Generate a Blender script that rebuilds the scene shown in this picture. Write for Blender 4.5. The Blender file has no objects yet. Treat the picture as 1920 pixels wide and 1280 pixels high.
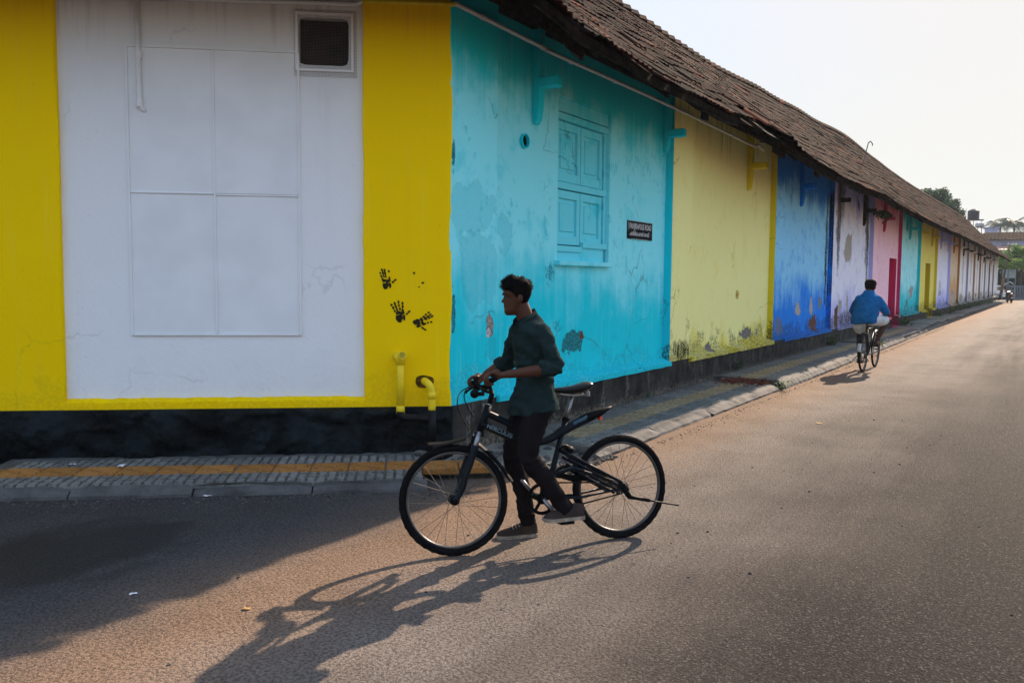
import bpy, bmesh, math, random
from mathutils import Vector, Matrix, Euler, noise as mnoise
R = math.radians
rnd = random.Random(7)
S = bpy.context.scene
COL = S.collection

# ------------------------------------------------------------------ camera, sky, sun, exposure
CAM_H, CAM_F = 1.635, 1600.0 / 1920.0
PITCH, ROLL = R(4.093), R(0.456)
cam_d = bpy.data.cameras.new('camera')
cam = bpy.data.objects.new('camera', cam_d); COL.objects.link(cam)
cam_d.sensor_width = 36.0; cam_d.lens = 36.0 * CAM_F; cam_d.clip_end = 3000.0; cam_d.clip_start = 0.05
cam.matrix_world = Matrix.Translation((0, 0, CAM_H)) @ Matrix.Rotation(R(90) - PITCH, 4, 'X') @ Matrix.Rotation(ROLL, 4, 'Z')
S.camera = cam

SUN_AZ, SUN_EL = R(34.5), R(31.0)          # azimuth measured from +Y towards +X
world = bpy.data.worlds.new('World'); S.world = world; world.use_nodes = True
wt = world.node_tree; wt.nodes.clear()
w_out = wt.nodes.new('ShaderNodeOutputWorld'); w_bg = wt.nodes.new('ShaderNodeBackground')
w_sky = wt.nodes.new('ShaderNodeTexSky'); w_sky.sky_type = 'NISHITA'; w_sky.sun_disc = False
w_sky.sun_elevation = SUN_EL; w_sky.sun_rotation = SUN_AZ
w_sky.air_density = 1.0; w_sky.dust_density = 6.0; w_sky.ozone_density = 1.0; w_sky.altitude = 0
w_sky.dust_density = 1.0
# hazy air evens the sky's brightness out, the same rule in every direction:
# radiance = tint * sky / lum * top * (1 - exp(-gain * lum))
HAZE_TOP, HAZE_GAIN, HAZE_TINT, HAZE_CHROMA = 0.375, 5.0, (1.0, .994, .988), 0.66
def _wm(op, a, b):
    n = wt.nodes.new('ShaderNodeMath'); n.operation = op
    for i, v in enumerate((a, b)):
        if isinstance(v, (int, float)): n.inputs[i].default_value = v
        else: wt.links.new(v, n.inputs[i])
    return n.outputs[0]
w_sep = wt.nodes.new('ShaderNodeSeparateColor'); w_com = wt.nodes.new('ShaderNodeCombineColor')
wt.links.new(w_sky.outputs[0], w_sep.inputs[0])
w_lum = _wm('ADD', _wm('ADD', _wm('MULTIPLY', w_sep.outputs[0], .3), _wm('MULTIPLY', w_sep.outputs[1], .5)), _wm('MULTIPLY', w_sep.outputs[2], .2))
w_lum = _wm('MAXIMUM', w_lum, 1e-4)
w_f = _wm('MULTIPLY', _wm('SUBTRACT', 1.0, _wm('POWER', 2.718282, _wm('MULTIPLY', w_lum, -HAZE_GAIN))), HAZE_TOP)
for i in range(3):
    ratio = _wm('DIVIDE', w_sep.outputs[i], w_lum)
    ratio = _wm(('MINIMUM', 'MINIMUM', 'MAXIMUM')[i], ratio, (1.01, 1.02, .97)[i])        # haze whitens the warm part of the sky
    ch = _wm('ADD', _wm('MULTIPLY', ratio, HAZE_CHROMA), 1.0 - HAZE_CHROMA)
    wt.links.new(_wm('MULTIPLY', _wm('MULTIPLY', ch, HAZE_TINT[i]), w_f), w_com.inputs[i])
w_bg.inputs['Strength'].default_value = 1.0
wt.links.new(w_com.outputs[0], w_bg.inputs[0]); wt.links.new(w_bg.outputs[0], w_out.inputs[0])
sun_d = bpy.data.lights.new('sun', 'SUN'); sun_d.energy = 5.0; sun_d.angle = R(0.6); sun_d.color = (1.0, 0.80, 0.61)
sun = bpy.data.objects.new('sun', sun_d); COL.objects.link(sun)
sdir = Vector((math.sin(SUN_AZ) * math.cos(SUN_EL), math.cos(SUN_AZ) * math.cos(SUN_EL), math.sin(SUN_EL)))
sun.rotation_euler = sdir.to_track_quat('Z', 'Y').to_euler(); sun.location = (12, 20, 25)
S.view_settings.view_transform = 'Standard'; S.view_settings.look = 'None'
S.view_settings.exposure = 1.3; S.view_settings.gamma = 1.0
S.cycles.use_denoising = True
S.cycles.max_bounces = 6; S.cycles.diffuse_bounces = 3; S.cycles.glossy_bounces = 3
S.cycles.transparent_max_bounces = 6

# ------------------------------------------------------------------ helpers
CAM_ROT = cam.matrix_world.to_3x3()
def ray(px, py):
    v = Vector(((px - 960) / 1600.0, -(py - 640) / 1600.0, -1.0)); return CAM_ROT @ v
def at(px, py, depth):
    return Vector((0, 0, CAM_H)) + ray(px, py) * depth
def on_ground(px, py, z=0.0):
    d = ray(px, py); return Vector((0, 0, CAM_H)) + d * ((z - CAM_H) / d.z)

AZR, AZL = R(32.36), R(82.7)
K = Vector((-0.548, 7.643, 0.0))           # the building's corner
ROT_R = R(90) - AZR; ROT_L = (R(90) - AZL) - ROT_R
WM = Matrix.Translation(K) @ Matrix.Rotation(ROT_R, 4, 'Z')
def W(s, n, z=0.0):                        # street frame (along wall, out from wall, up) -> world
    return WM @ Vector((s, -n, z))

def tag(o, label=None, cat=None, group=None, kind=None):
    if label: o['label'] = label
    if cat: o['category'] = cat
    if group: o['group'] = group
    if kind: o['kind'] = kind
    return o

class MB:
    def __init__(self): self.v = []; self.f = []; self.mi = []; self.m = 0
    def add(self, vs, fs, M=None):
        b = len(self.v)
        if M is not None: vs = [M @ Vector(p) for p in vs]
        self.v.extend([tuple(p) for p in vs]); self.f.extend([tuple(b + i for i in f) for f in fs]); self.mi.extend([self.m] * len(fs))
        return self
    def box(self, x0, x1, y0, y1, z0, z1, M=None):
        vs = [(x, y, z) for z in (z0, z1) for y in (y0, y1) for x in (x0, x1)]
        return self.add(vs, [(0, 2, 3, 1), (4, 5, 7, 6), (0, 1, 5, 4), (2, 6, 7, 3), (0, 4, 6, 2), (1, 3, 7, 5)], M)
    def quad(self, a, b, c, d, M=None): return self.add([a, b, c, d], [(0, 1, 2, 3)], M)
    def tube(self, pts, r, n=8, M=None, cap=True, flat=None, up=None):
        pts = [Vector(p) for p in pts]; k = len(pts)
        rs = list(r) if isinstance(r, (list, tuple)) else [r] * k
        vs = []; prev = None
        for i, p in enumerate(pts):
            t = (pts[min(i + 1, k - 1)] - pts[max(i - 1, 0)]).normalized()
            if prev is None:
                a = Vector(up) if up is not None else (Vector((0, 0, 1)) if abs(t.z) < .9 else Vector((1, 0, 0)))
                e1 = (a - t * a.dot(t)).normalized()
            else:
                e1 = (prev - t * prev.dot(t))
                e1 = e1.normalized() if e1.length > 1e-6 else t.orthogonal().normalized()
            prev = e1; e2 = t.cross(e1)
            fr = flat if flat else 1.0
            if isinstance(rs[i], tuple): ra, rb = rs[i]
            else: ra, rb = rs[i], rs[i] * fr
            for j in range(n):
                th = 2 * math.pi * j / n
                vs.append(p + e1 * (ra * math.cos(th)) + e2 * (rb * math.sin(th)))
        fs = []
        for i in range(k - 1):
            for j in range(n):
                a = i * n + j; b = i * n + (j + 1) % n
                fs.append((a, b, b + n, a + n))
        if cap:
            fs.append(tuple(reversed(range(n)))); fs.append(tuple(range((k - 1) * n, k * n)))
        return self.add(vs, fs, M)
    def loft(self, rings, M=None, cap=True, close=True):
        n = len(rings[0]); vs = [p for r_ in rings for p in r_]; fs = []
        for i in range(len(rings) - 1):
            for j in range(n if close else n - 1):
                a = i * n + j; b = i * n + (j + 1) % n
                fs.append((a, b, b + n, a + n))
        if cap:
            fs.append(tuple(reversed(range(n)))); fs.append(tuple(range((len(rings) - 1) * n, len(rings) * n)))
        return self.add(vs, fs, M)
    def lathe(self, prof, n=24, M=None, axis='Z', cap=True):   # prof: (r, h)
        rings = []
        for r_, h in prof:
            ring = []
            for j in range(n):
                th = 2 * math.pi * j / n; a, b = r_ * math.cos(th), r_ * math.sin(th)
                ring.append((a, b, h) if axis == 'Z' else ((a, h, b) if axis == 'Y' else (h, a, b)))
            rings.append(ring)
        return self.loft(rings, M, cap=cap)
    def torus(self, Rr, r, n=48, m=10, M=None, axis='Y', ry=None):
        vs = []; fs = []; ry = ry or r
        for i in range(n):
            th = 2 * math.pi * i / n
            for j in range(m):
                ph = 2 * math.pi * j / m; rr = Rr + r * math.cos(ph); h = ry * math.sin(ph)
                vs.append((rr * math.cos(th), h, rr * math.sin(th)) if axis == 'Y' else (rr * math.cos(th), rr * math.sin(th), h))
        for i in range(n):
            for j in range(m):
                fs.append((i * m + j, i * m + (j + 1) % m, ((i + 1) % n) * m + (j + 1) % m, ((i + 1) % n) * m + j))
        return self.add(vs, fs, M)
    def ellipsoid(self, c, r, n=14, m=8, M=None):
        vs = []; fs = []
        for i in range(m + 1):
            ph = math.pi * i / m
            for j in range(n):
                th = 2 * math.pi * j / n
                vs.append((c[0] + r[0] * math.sin(ph) * math.cos(th), c[1] + r[1] * math.sin(ph) * math.sin(th), c[2] - r[2] * math.cos(ph)))
        for i in range(m):
            for j in range(n):
                fs.append((i * n + j, i * n + (j + 1) % n, (i + 1) * n + (j + 1) % n, (i + 1) * n + j))
        return self.add(vs, fs, M)
    def build(self, name, mat, parent=None, smooth=False, bevel=0.0, rot=None, loc=None, recalc=False):
        me = bpy.data.meshes.new(name); me.from_pydata(self.v, [], self.f)
        mats = mat if isinstance(mat, (list, tuple)) else [mat]
        for m_ in mats: me.materials.append(m_)
        if len(mats) > 1: me.polygons.foreach_set('material_index', self.mi)
        if recalc or bevel:
            bm = bmesh.new(); bm.from_mesh(me)
            bmesh.ops.remove_doubles(bm, verts=bm.verts, dist=1e-5)
            bmesh.ops.recalc_face_normals(bm, faces=bm.faces); bm.to_mesh(me); bm.free()
        if smooth: me.polygons.foreach_set('use_smooth', [True] * len(me.polygons))
        me.update()
        o = bpy.data.objects.new(name, me); COL.objects.link(o)
        if parent is not None: o.parent = parent
        if rot: o.rotation_euler = rot
        if loc is not None: o.location = loc
        if bevel:
            b = o.modifiers.new('bevel', 'BEVEL'); b.width = bevel; b.segments = 2; b.limit_method = 'ANGLE'; b.angle_limit = R(40)
        return o

def empty(name, M=None, parent=None):
    o = bpy.data.objects.new(name, None); COL.objects.link(o)
    if M is not None: o.matrix_world = M
    if parent is not None: o.parent = parent
    o.empty_display_size = .2
    return o

def spline(knots, x):
    if x <= knots[0][0]: return knots[0][1]
    for (a, fa), (b, fb) in zip(knots, knots[1:]):
        if x <= b:
            t = (x - a) / (b - a); t = t * t * (3 - 2 * t); return fa + (fb - fa) * t
    return knots[-1][1]

def cr(points, n=6):                        # Catmull-Rom through 3-D points
    P = [Vector(p) for p in points]; out = []
    for i in range(len(P) - 1):
        p0, p1, p2, p3 = P[max(i - 1, 0)], P[i], P[i + 1], P[min(i + 2, len(P) - 1)]
        for j in range(n):
            t = j / n
            out.append(.5 * ((2 * p1) + (p2 - p0) * t + (2 * p0 - 5 * p1 + 4 * p2 - p3) * t * t + (3 * p1 - p0 - 3 * p2 + p3) * t ** 3))
    out.append(P[-1]); return out

# ------------------------------------------------------------------ node helpers
class G:
    def __init__(self, name):
        self.mat = bpy.data.materials.new(name); self.mat.use_nodes = True
        self.nt = self.mat.node_tree; self.nt.nodes.clear()
        self.out = self.nt.nodes.new('ShaderNodeOutputMaterial'); self.b = self.nt.nodes.new('ShaderNodeBsdfPrincipled')
        self.nt.links.new(self.b.outputs[0], self.out.inputs[0])
        self.tc = None
    def N(self, t): return self.nt.nodes.new(t)
    def L(self, a, b):
        if isinstance(a, (int, float)): b.default_value = a
        elif isinstance(a, tuple): b.default_value = (*a, 1.0)[:len(b.default_value)] if len(a) < len(b.default_value) else a
        else: self.nt.links.new(a, b)
    def obj(self):
        if self.tc is None: self.tc = self.N('ShaderNodeTexCoord')
        return self.tc.outputs['Object']
    def sep(self, v):
        n = self.N('ShaderNodeSeparateXYZ'); self.L(v, n.inputs[0]); return n.outputs[0], n.outputs[1], n.outputs[2]
    def comb(self, x, y, z):
        n = self.N('ShaderNodeCombineXYZ'); self.L(x, n.inputs[0]); self.L(y, n.inputs[1]); self.L(z, n.inputs[2]); return n.outputs[0]
    def m(self, op, a, b=0.0, c=0.0, clamp=False):
        n = self.N('ShaderNodeMath'); n.operation = op; n.use_clamp = clamp
        self.L(a, n.inputs[0]); self.L(b, n.inputs[1]); self.L(c, n.inputs[2]); return n.outputs[0]
    def add(self, a, b): return self.m('ADD', a, b)
    def mul(self, a, b): return self.m('MULTIPLY', a, b)
    def sub(self, a, b): return self.m('SUBTRACT', a, b)
    def mx(self, a, b): return self.m('MAXIMUM', a, b)
    def inv(self, a): return self.m('SUBTRACT', 1.0, a)
    def scale(self, v, s):
        n = self.N('ShaderNodeVectorMath'); n.operation = 'MULTIPLY'; self.L(v, n.inputs[0]); n.inputs[1].default_value = s; return n.outputs[0]
    def noise(self, v, sc, det=3.0, rough=.55, dist=0.0, col=False):
        n = self.N('ShaderNodeTexNoise'); self.L(v, n.inputs['Vector']); n.inputs['Scale'].default_value = sc
        n.inputs['Detail'].default_value = det; n.inputs['Roughness'].default_value = rough; n.inputs['Distortion'].default_value = dist
        return n.outputs[1] if col else n.outputs[0]
    def vor(self, v, sc, feat='F1', out='Distance', rand=1.0):
        n = self.N('ShaderNodeTexVoronoi'); n.feature = feat; self.L(v, n.inputs['Vector']); n.inputs['Scale'].default_value = sc
        n.inputs['Randomness'].default_value = rand; return n.outputs[out]
    def ss(self, x, a, b, lo=0.0, hi=1.0):
        n = self.N('ShaderNodeMapRange'); n.interpolation_type = 'SMOOTHSTEP'; self.L(x, n.inputs[0])
        self.L(a, n.inputs[1]); self.L(b, n.inputs[2]); self.L(lo, n.inputs[3]); self.L(hi, n.inputs[4]); return n.outputs[0]
    def mix(self, f, a, b, mode='MIX'):
        n = self.N('ShaderNodeMix'); n.data_type = 'RGBA'; n.blend_type = mode; n.clamp_factor = True
        self.L(f, n.inputs[0]); self.L(a, n.inputs[6]); self.L(b, n.inputs[7]); return n.outputs[2]
    def bump(self, h, strength=.3, dist=.01, normal=None):
        n = self.N('ShaderNodeBump'); n.inputs['Strength'].default_value = strength; n.inputs['Distance'].default_value = dist
        self.L(h, n.inputs['Height'])
        if normal is not None: self.L(normal, n.inputs['Normal'])
        return n.outputs[0]
    def rand(self):
        return self.N('ShaderNodeObjectInfo').outputs['Random']
    def attr(self, name):
        n = self.N('ShaderNodeAttribute'); n.attribute_name = name; return n.outputs['Fac']
    def done(self, col, rough=.8, spec=.3, normal=None, metal=0.0, emit=None):
        self.L(col, self.b.inputs['Base Color']); self.L(rough, self.b.inputs['Roughness']); self.L(metal, self.b.inputs['Metallic'])
        self.L(spec, self.b.inputs['Specular IOR Level'])
        if normal is not None: self.L(normal, self.b.inputs['Normal'])
        return self.mat

def simple(name, col, rough=.6, spec=.4, metal=0.0, var=.25, sc=12.0, bump=.0, col2=None):
    g = G(name); n = g.noise(g.obj(), sc, 4)
    c2 = col2 or tuple(c * (1 - var) for c in col)
    c = g.mix(g.ss(n, .35, .65), col, c2)
    nr = g.bump(g.noise(g.obj(), sc * 4, 3), bump, .005) if bump else None
    rr = g.ss(n, .2, .8, max(rough - .1, 0.02), min(rough + .1, 1.0))
    return g.done(c, rr, spec, nr, metal)

def paint(name, sat, fade, zt=3.15, zb=1.25, mould=.5, patches=(), dark=(.02, .028, .025), top=.5, grime=.5, mottle=.5, fadeamt=1.0, bumpk=1.0, bandtop=True, seed=0.0, streak=1.0, bottomz=.5, crack=.45, spec=.18, flake=.5):
    """Limewashed wall: saturated coat, sun-faded middle, blotches, streaks, mould and peeled patches.
    Object coordinates: x along the wall, z up."""
    g = G(name); P0 = g.obj()
    n = g.N('ShaderNodeVectorMath'); n.operation = 'ADD'; g.L(P0, n.inputs[0]); n.inputs[1].default_value = (seed * 13.7, 0, seed * 3.1); P = n.outputs[0]
    x, y, z = g.sep(P0)
    big = g.noise(P, .9, 4, .6); mid = g.noise(P, 3.2, 5, .65); fine = g.noise(P, 30, 4, .6)
    strk = g.noise(g.scale(P, (7.0, 7.0, .35)), 1.0, 4, .65)
    strk2 = g.noise(g.scale(P, (22.0, 22.0, .7)), 1.0, 3, .6)
    wob = g.add(g.mul(g.sub(big, .5), 1.6), g.add(g.mul(g.sub(strk, .5), .9), g.mul(g.sub(mid, .5), .5)))
    up = g.ss(g.add(z, wob), zt - .25, zt + .35, 1.0, 0.0) if bandtop else 1.0
    lo = g.ss(g.add(z, wob), zb - .35, zb + .45)
    fm = g.mul(up, lo)
    fm = g.m('MULTIPLY', fm, fadeamt, clamp=True)
    blot = g.mul(g.ss(mid, .52, .68), .55 * mottle)
    fm = g.mul(fm, g.inv(blot))
    fm = g.mx(fm, g.mul(g.inv(lo), g.mul(g.ss(mid, .55, .75), .5 * mottle)))
    c = g.mix(fm, sat, fade)
    # worn vertical streaks, lighter and darker
    c = g.mix(g.mul(g.ss(strk2, .55, .8), .22 * streak), c, g.mix(.5, fade, (.9, .9, .88)))
    c = g.mix(g.mul(g.ss(strk, .58, .76), .16 * grime), c, g.mix(.75, sat, (.03, .04, .045)))
    # dark run-off at the top and mould at the foot
    tm = g.mul(g.ss(g.add(z, g.mul(g.sub(strk2, .5), 1.7)), 3.75, 4.35), g.ss(strk, .35, .62))
    c = g.mix(g.mul(tm, top), c, g.mix(.7, sat, dark))
    bm_ = g.ss(g.sub(z, g.mul(g.sub(mid, .42), 1.5)), bottomz + .02, bottomz + .22, 1.0, 0.0)
    bm_ = g.mul(bm_, g.ss(fine, .38, .55))
    c = g.mix(g.mul(bm_, mould), c, dark)
    # speckle: flaked pinholes and drips
    sp = g.vor(g.scale(P, (1, 1, .55)), 16.0)
    spm = g.mul(g.ss(sp, .05, .13, 1.0, 0.0), g.ss(g.noise(P, 1.7, 3), .5, .62))
    c = g.mix(g.mul(spm, .75 * grime), c, g.mix(.72, sat, dark))
    # fine flaking: crisp-edged chips down to the older coat
    fl = g.mul(g.ss(g.noise(g.scale(P, (1, 1, .62)), 10.0, 8, .72), .575, .592), g.ss(g.noise(P, 1.15, 3), .47, .60))
    c = g.mix(g.mul(fl, flake), c, g.mix(.2, sat, dark))
    # fine cracks
    cv = g.vor(g.add_vec(P, g.noise(P, 2.5, 4, .6, col=True), .35), .75, 'DISTANCE_TO_EDGE') if hasattr(g, 'add_vec') else g.vor(P, .75, 'DISTANCE_TO_EDGE')
    ck = g.mul(g.ss(cv, .002, .009, 1.0, 0.0), g.ss(g.noise(P, .8, 2), .52, .6))
    c = g.mix(g.mul(ck, crack), c, g.mix(.8, sat, dark))
    h = g.add(g.mul(mid, .5), g.mul(fine, .35))
    for (px, pz, rx, rz, col, kind) in patches:
        dx = g.mul(g.sub(x, px), 1.0 / rx); dz = g.mul(g.sub(z, pz), 1.0 / rz)
        d2 = g.m('SQRT', g.add(g.mul(dx, dx), g.mul(dz, dz)))
        d2 = g.add(d2, g.mul(g.sub(g.noise(P, 1.1 / max(min(rx, rz) * 1.4, .10), 6, .6), .5), 2.6))
        mk = g.ss(d2, .93, 1.0, 1.0, 0.0)
        if kind == 'stain': mk = g.mul(g.ss(d2, .55, 1.15, 1.0, 0.0), g.ss(g.add(g.mul(fine, .5), g.mul(strk2, .5)), .36, .56))
        pc = g.mix(g.ss(g.noise(P, 34, 5, .75), .40, .58), col, tuple(v * (.42 if kind == 'peel' else .75) for v in col))
        if kind == 'ghost': mk = g.mul(g.ss(d2, .93, 1.0, 1.0, 0.0), .3); h = g.sub(h, g.mul(mk, 2.5))
        c = g.mix(mk, c, pc)
        if kind == 'peel':
            edge = g.mul(g.ss(d2, .93, .98, 0.0, 1.0), g.ss(d2, .99, 1.06, 1.0, 0.0))
            c = g.mix(g.mul(edge, .6), c, g.mix(.6, sat, dark))
            h = g.sub(h, g.mul(mk, 1.6))
    nr = g.bump(h, .45 * bumpk, .012)
    return g.done(c, .88, spec, nr)

def _add_vec(self, v, c, k):
    n = self.N('ShaderNodeVectorMath'); n.operation = 'SCALE'; self.L(c, n.inputs[0]); n.inputs['Scale'].default_value = k
    a = self.N('ShaderNodeVectorMath'); a.operation = 'ADD'; self.L(v, a.inputs[0]); self.L(n.outputs[0], a.inputs[1]); return a.outputs[0]
G.add_vec = _add_vec
# ================================================================== MATERIALS OF THE STREET
def mat_road():
    g = G('asphalt'); P = g.obj(); x, y, z = g.sep(P); n = g.mul(y, -1.0)      # x along the street, n out from the wall
    big = g.noise(P, .35, 4, .6); mid = g.noise(P, 1.6, 5, .6); tr = g.noise(g.scale(P, (.12, 1.6, 1)), 1.0, 4, .6)
    fine = g.noise(P, 260, 2, .6)
    wormy = g.noise(P, 62.0, 3, .62, .6); pit = g.ss(wormy, .36, .60)
    aggc = g.vor(P, 120.0, out='Color'); r_, g_, b_ = g.sep(aggc)
    stone = g.mix(g.ss(r_, .2, .9), (.010, .0092, .009), (.028, .025, .0235))
    base = g.mix(g.ss(r_, .82, 1.0), stone, (.085, .074, .066))
    # dust, thick beside the kerb and thinning across the carriageway
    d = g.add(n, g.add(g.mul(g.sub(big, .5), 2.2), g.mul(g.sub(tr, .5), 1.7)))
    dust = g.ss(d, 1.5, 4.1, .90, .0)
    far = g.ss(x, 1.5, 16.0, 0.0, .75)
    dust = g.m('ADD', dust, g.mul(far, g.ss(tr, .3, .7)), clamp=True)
    shade_side = g.ss(n, .2, 1.2)                      # painted shade: dust thinned over the building's shadow zone to darken the tarmac
    shade_dim = g.ss(g.add(n, g.mul(g.sub(big, .5), 1.2)), -.2, 1.3, .42, 1.0)
    dust = g.mul(dust, shade_dim)
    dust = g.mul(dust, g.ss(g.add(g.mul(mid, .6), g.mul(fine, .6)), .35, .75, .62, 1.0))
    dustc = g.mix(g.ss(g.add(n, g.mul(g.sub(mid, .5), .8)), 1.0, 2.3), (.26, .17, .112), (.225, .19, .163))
    dustc = g.mix(g.ss(g.add(n, g.mul(g.sub(big, .5), 1.2)), .1, 1.2, .9, 0.0), dustc, (.13, .14, .145))      # dust greyed by the short wall, the shadow's cool tone painted in
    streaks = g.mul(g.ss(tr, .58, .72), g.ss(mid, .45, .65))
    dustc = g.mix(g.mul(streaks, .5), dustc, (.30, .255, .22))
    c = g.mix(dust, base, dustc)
    # wet patch in the corner
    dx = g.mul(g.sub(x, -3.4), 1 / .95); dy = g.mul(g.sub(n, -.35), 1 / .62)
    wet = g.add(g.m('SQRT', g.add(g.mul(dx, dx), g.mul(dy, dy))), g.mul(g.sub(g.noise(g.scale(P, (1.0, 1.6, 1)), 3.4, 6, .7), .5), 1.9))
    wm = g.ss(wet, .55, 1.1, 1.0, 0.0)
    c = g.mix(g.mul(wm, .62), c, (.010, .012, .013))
    grit = g.vor(P, 9.0); gm = g.mul(g.ss(grit, .03, .05, 1.0, 0.0), g.ss(g.noise(P, .9), .55, .65))
    c = g.mix(gm, c, (.02, .018, .017))
    c = g.mix(pit, g.mix(.58, c, (.012, .011, .0105)), c)
    h = g.add(g.mul(wormy, 1.5), g.add(g.mul(fine, .25), g.mul(mid, .3)))
    nr = g.bump(h, .75, .014)
    scuff = g.mul(g.ss(g.noise(g.scale(P, (.5, 9.0, 1)), 1.3, 5, .7), .66, .70), g.ss(g.noise(P, .7, 2), .55, .62))
    g.L(g.mix(g.mul(scuff, .35), c, (.33, .27, .22)), g.b.inputs['Base Color']); c = g.mix(g.mul(scuff, .35), c, (.33, .27, .22))
    rough = g.mix(wm, (.84, .84, .84), (.6, .6, .6))
    return g.done(c, rough, .05, nr)

def mat_ground():
    g = G('dirt'); P = g.obj(); n = g.noise(P, 1.2, 5, .6)
    return g.done(g.mix(n, (.16, .11, .07), (.28, .2, .13)), .95, .1, g.bump(g.noise(P, 14, 4), .4, .02))

def mat_paver(name, a, b, warm=.0):
    g = G(name); P = g.obj(); rn = g.rand(); at_ = g.attr('tint'); r_ = g.m('FRACT', g.add(rn, at_))
    n = g.noise(P, 7, 5, .65); f = g.noise(P, 60, 3)
    c = g.mix(r_, a, b); c = g.mix(g.ss(n, .45, .7), c, tuple(v * .5 for v in a)); c = g.mix(g.mul(g.ss(f, .55, .75), .5), c, (.4, .36, .31))
    return g.done(c, .85, .2, g.bump(f, .25, .004))

def mat_concrete(name, a=(.24, .225, .205), b=(.1, .095, .09), sc=3.0):
    g = G(name); P = g.obj(); n = g.noise(P, sc, 6, .65); f = g.noise(P, sc * 16, 4)
    c = g.mix(g.ss(n, .35, .7), a, b); c = g.mix(g.mul(g.ss(f, .55, .75), .5), c, tuple(v * .5 for v in b))
    return g.done(c, .88, .2, g.bump(g.add(n, g.mul(f, .4)), .4, .01))

def mat_stone_black():
    g = G('black_painted_stone'); P = g.obj(); n = g.noise(P, 2.2, 6, .65); f = g.noise(P, 34, 4)
    c = g.mix(g.ss(n, .35, .7), (.0015, .003, .0036), (.013, .021, .025))
    return g.done(c, g.ss(f, .3, .7, .42, .65), .13, g.bump(g.add(g.mul(g.noise(P, 11, 6, .7), 1.2), g.mul(f, .3)), 1.0, .035))

def mat_stone_mossy():
    g = G('mossy_plinth'); P = g.obj(); x, y, z = g.sep(P)
    n = g.noise(P, 2.6, 6, .68); f = g.noise(P, 24, 5, .65); st = g.noise(g.scale(P, (6, 6, 1.2)), 1, 5, .65)
    c = g.mix(g.ss(n, .35, .7), (.012, .013, .012), (.05, .047, .04))
    c = g.mix(g.mul(g.ss(st, .54, .7), g.ss(f, .42, .6)), c, (.2, .19, .165))
    c = g.mix(g.mul(g.ss(z, .08, .2, 1.0, 0.0), g.ss(f, .4, .6)), c, (.17, .145, .11))
    return g.done(c, .9, .2, g.bump(g.add(n, g.mul(f, .6)), .8, .02))

def mat_tile():
    g = G('clay_roof_tile'); P = g.obj(); rr = g.m('FRACT', g.add(g.rand(), g.attr('tint')))
    f = g.noise(P, 40, 4, .65); n = g.noise(P, 5, 5, .6)
    c = g.mix(g.ss(rr, .25, .8), (.010, .0052, .0043), (.046, .0145, .0095))
    c = g.mix(g.ss(rr, .93, .96), c, (.17, .055, .03))
    c = g.mix(g.mul(g.ss(n, .47, .66), .75), c, (.011, .010, .0095))
    c = g.mix(g.mul(g.ss(f, .56, .72), .6), c, (.036, .03, .026))
    return g.done(c, .92, .04, g.bump(f, .5, .006))

M = {}
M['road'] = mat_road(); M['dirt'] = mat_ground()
M['paver'] = mat_paver('grey_paver', (.13, .13, .123), (.20, .197, .182))
M['tactile'] = mat_paver('ochre_tactile_paver', (.27, .115, .022), (.34, .15, .034))
M['tactile_old'] = mat_paver('worn_tactile_paver', (.22, .16, .085), (.28, .215, .125))
M['kerb'] = mat_concrete('kerb_concrete', (.105, .10, .095), (.05, .048, .046)); M['slab'] = mat_concrete('slab_concrete', (.24, .23, .2), (.12, .115, .1), 2.0)
M['mortar'] = mat_concrete('mortar', (.13, .125, .115), (.06, .06, .055), 6.0)
M['black_stone'] = mat_stone_black(); M['mossy'] = mat_stone_mossy(); M['tile'] = mat_tile()
M['wood'] = simple('weathered_wood', (.030, .025, .021), .95, .03, col2=(.008, .007, .0065), sc=14, bump=.8)
M['pvc'] = simple('grey_pvc', (.70, .69, .67), .45, .4, var=.12)
M['pvc_white'] = simple('white_painted_pvc', (.82, .83, .84), .55, .35, var=.06)
M['pvc_yellow'] = simple('yellow_painted_pvc', (.86, .63, .006), .5, .4, var=.12)
M['pvc_black'] = simple('black_painted_pvc', (.007, .009, .0105), .55, .15, var=.3)
M['void'] = simple('dark_interior', (.012, .010, .010), .9, .1, var=.4)
M['print'] = simple('black_handprint_paint', (.022, .02, .004), .8, .2, var=.5, sc=60)

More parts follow.
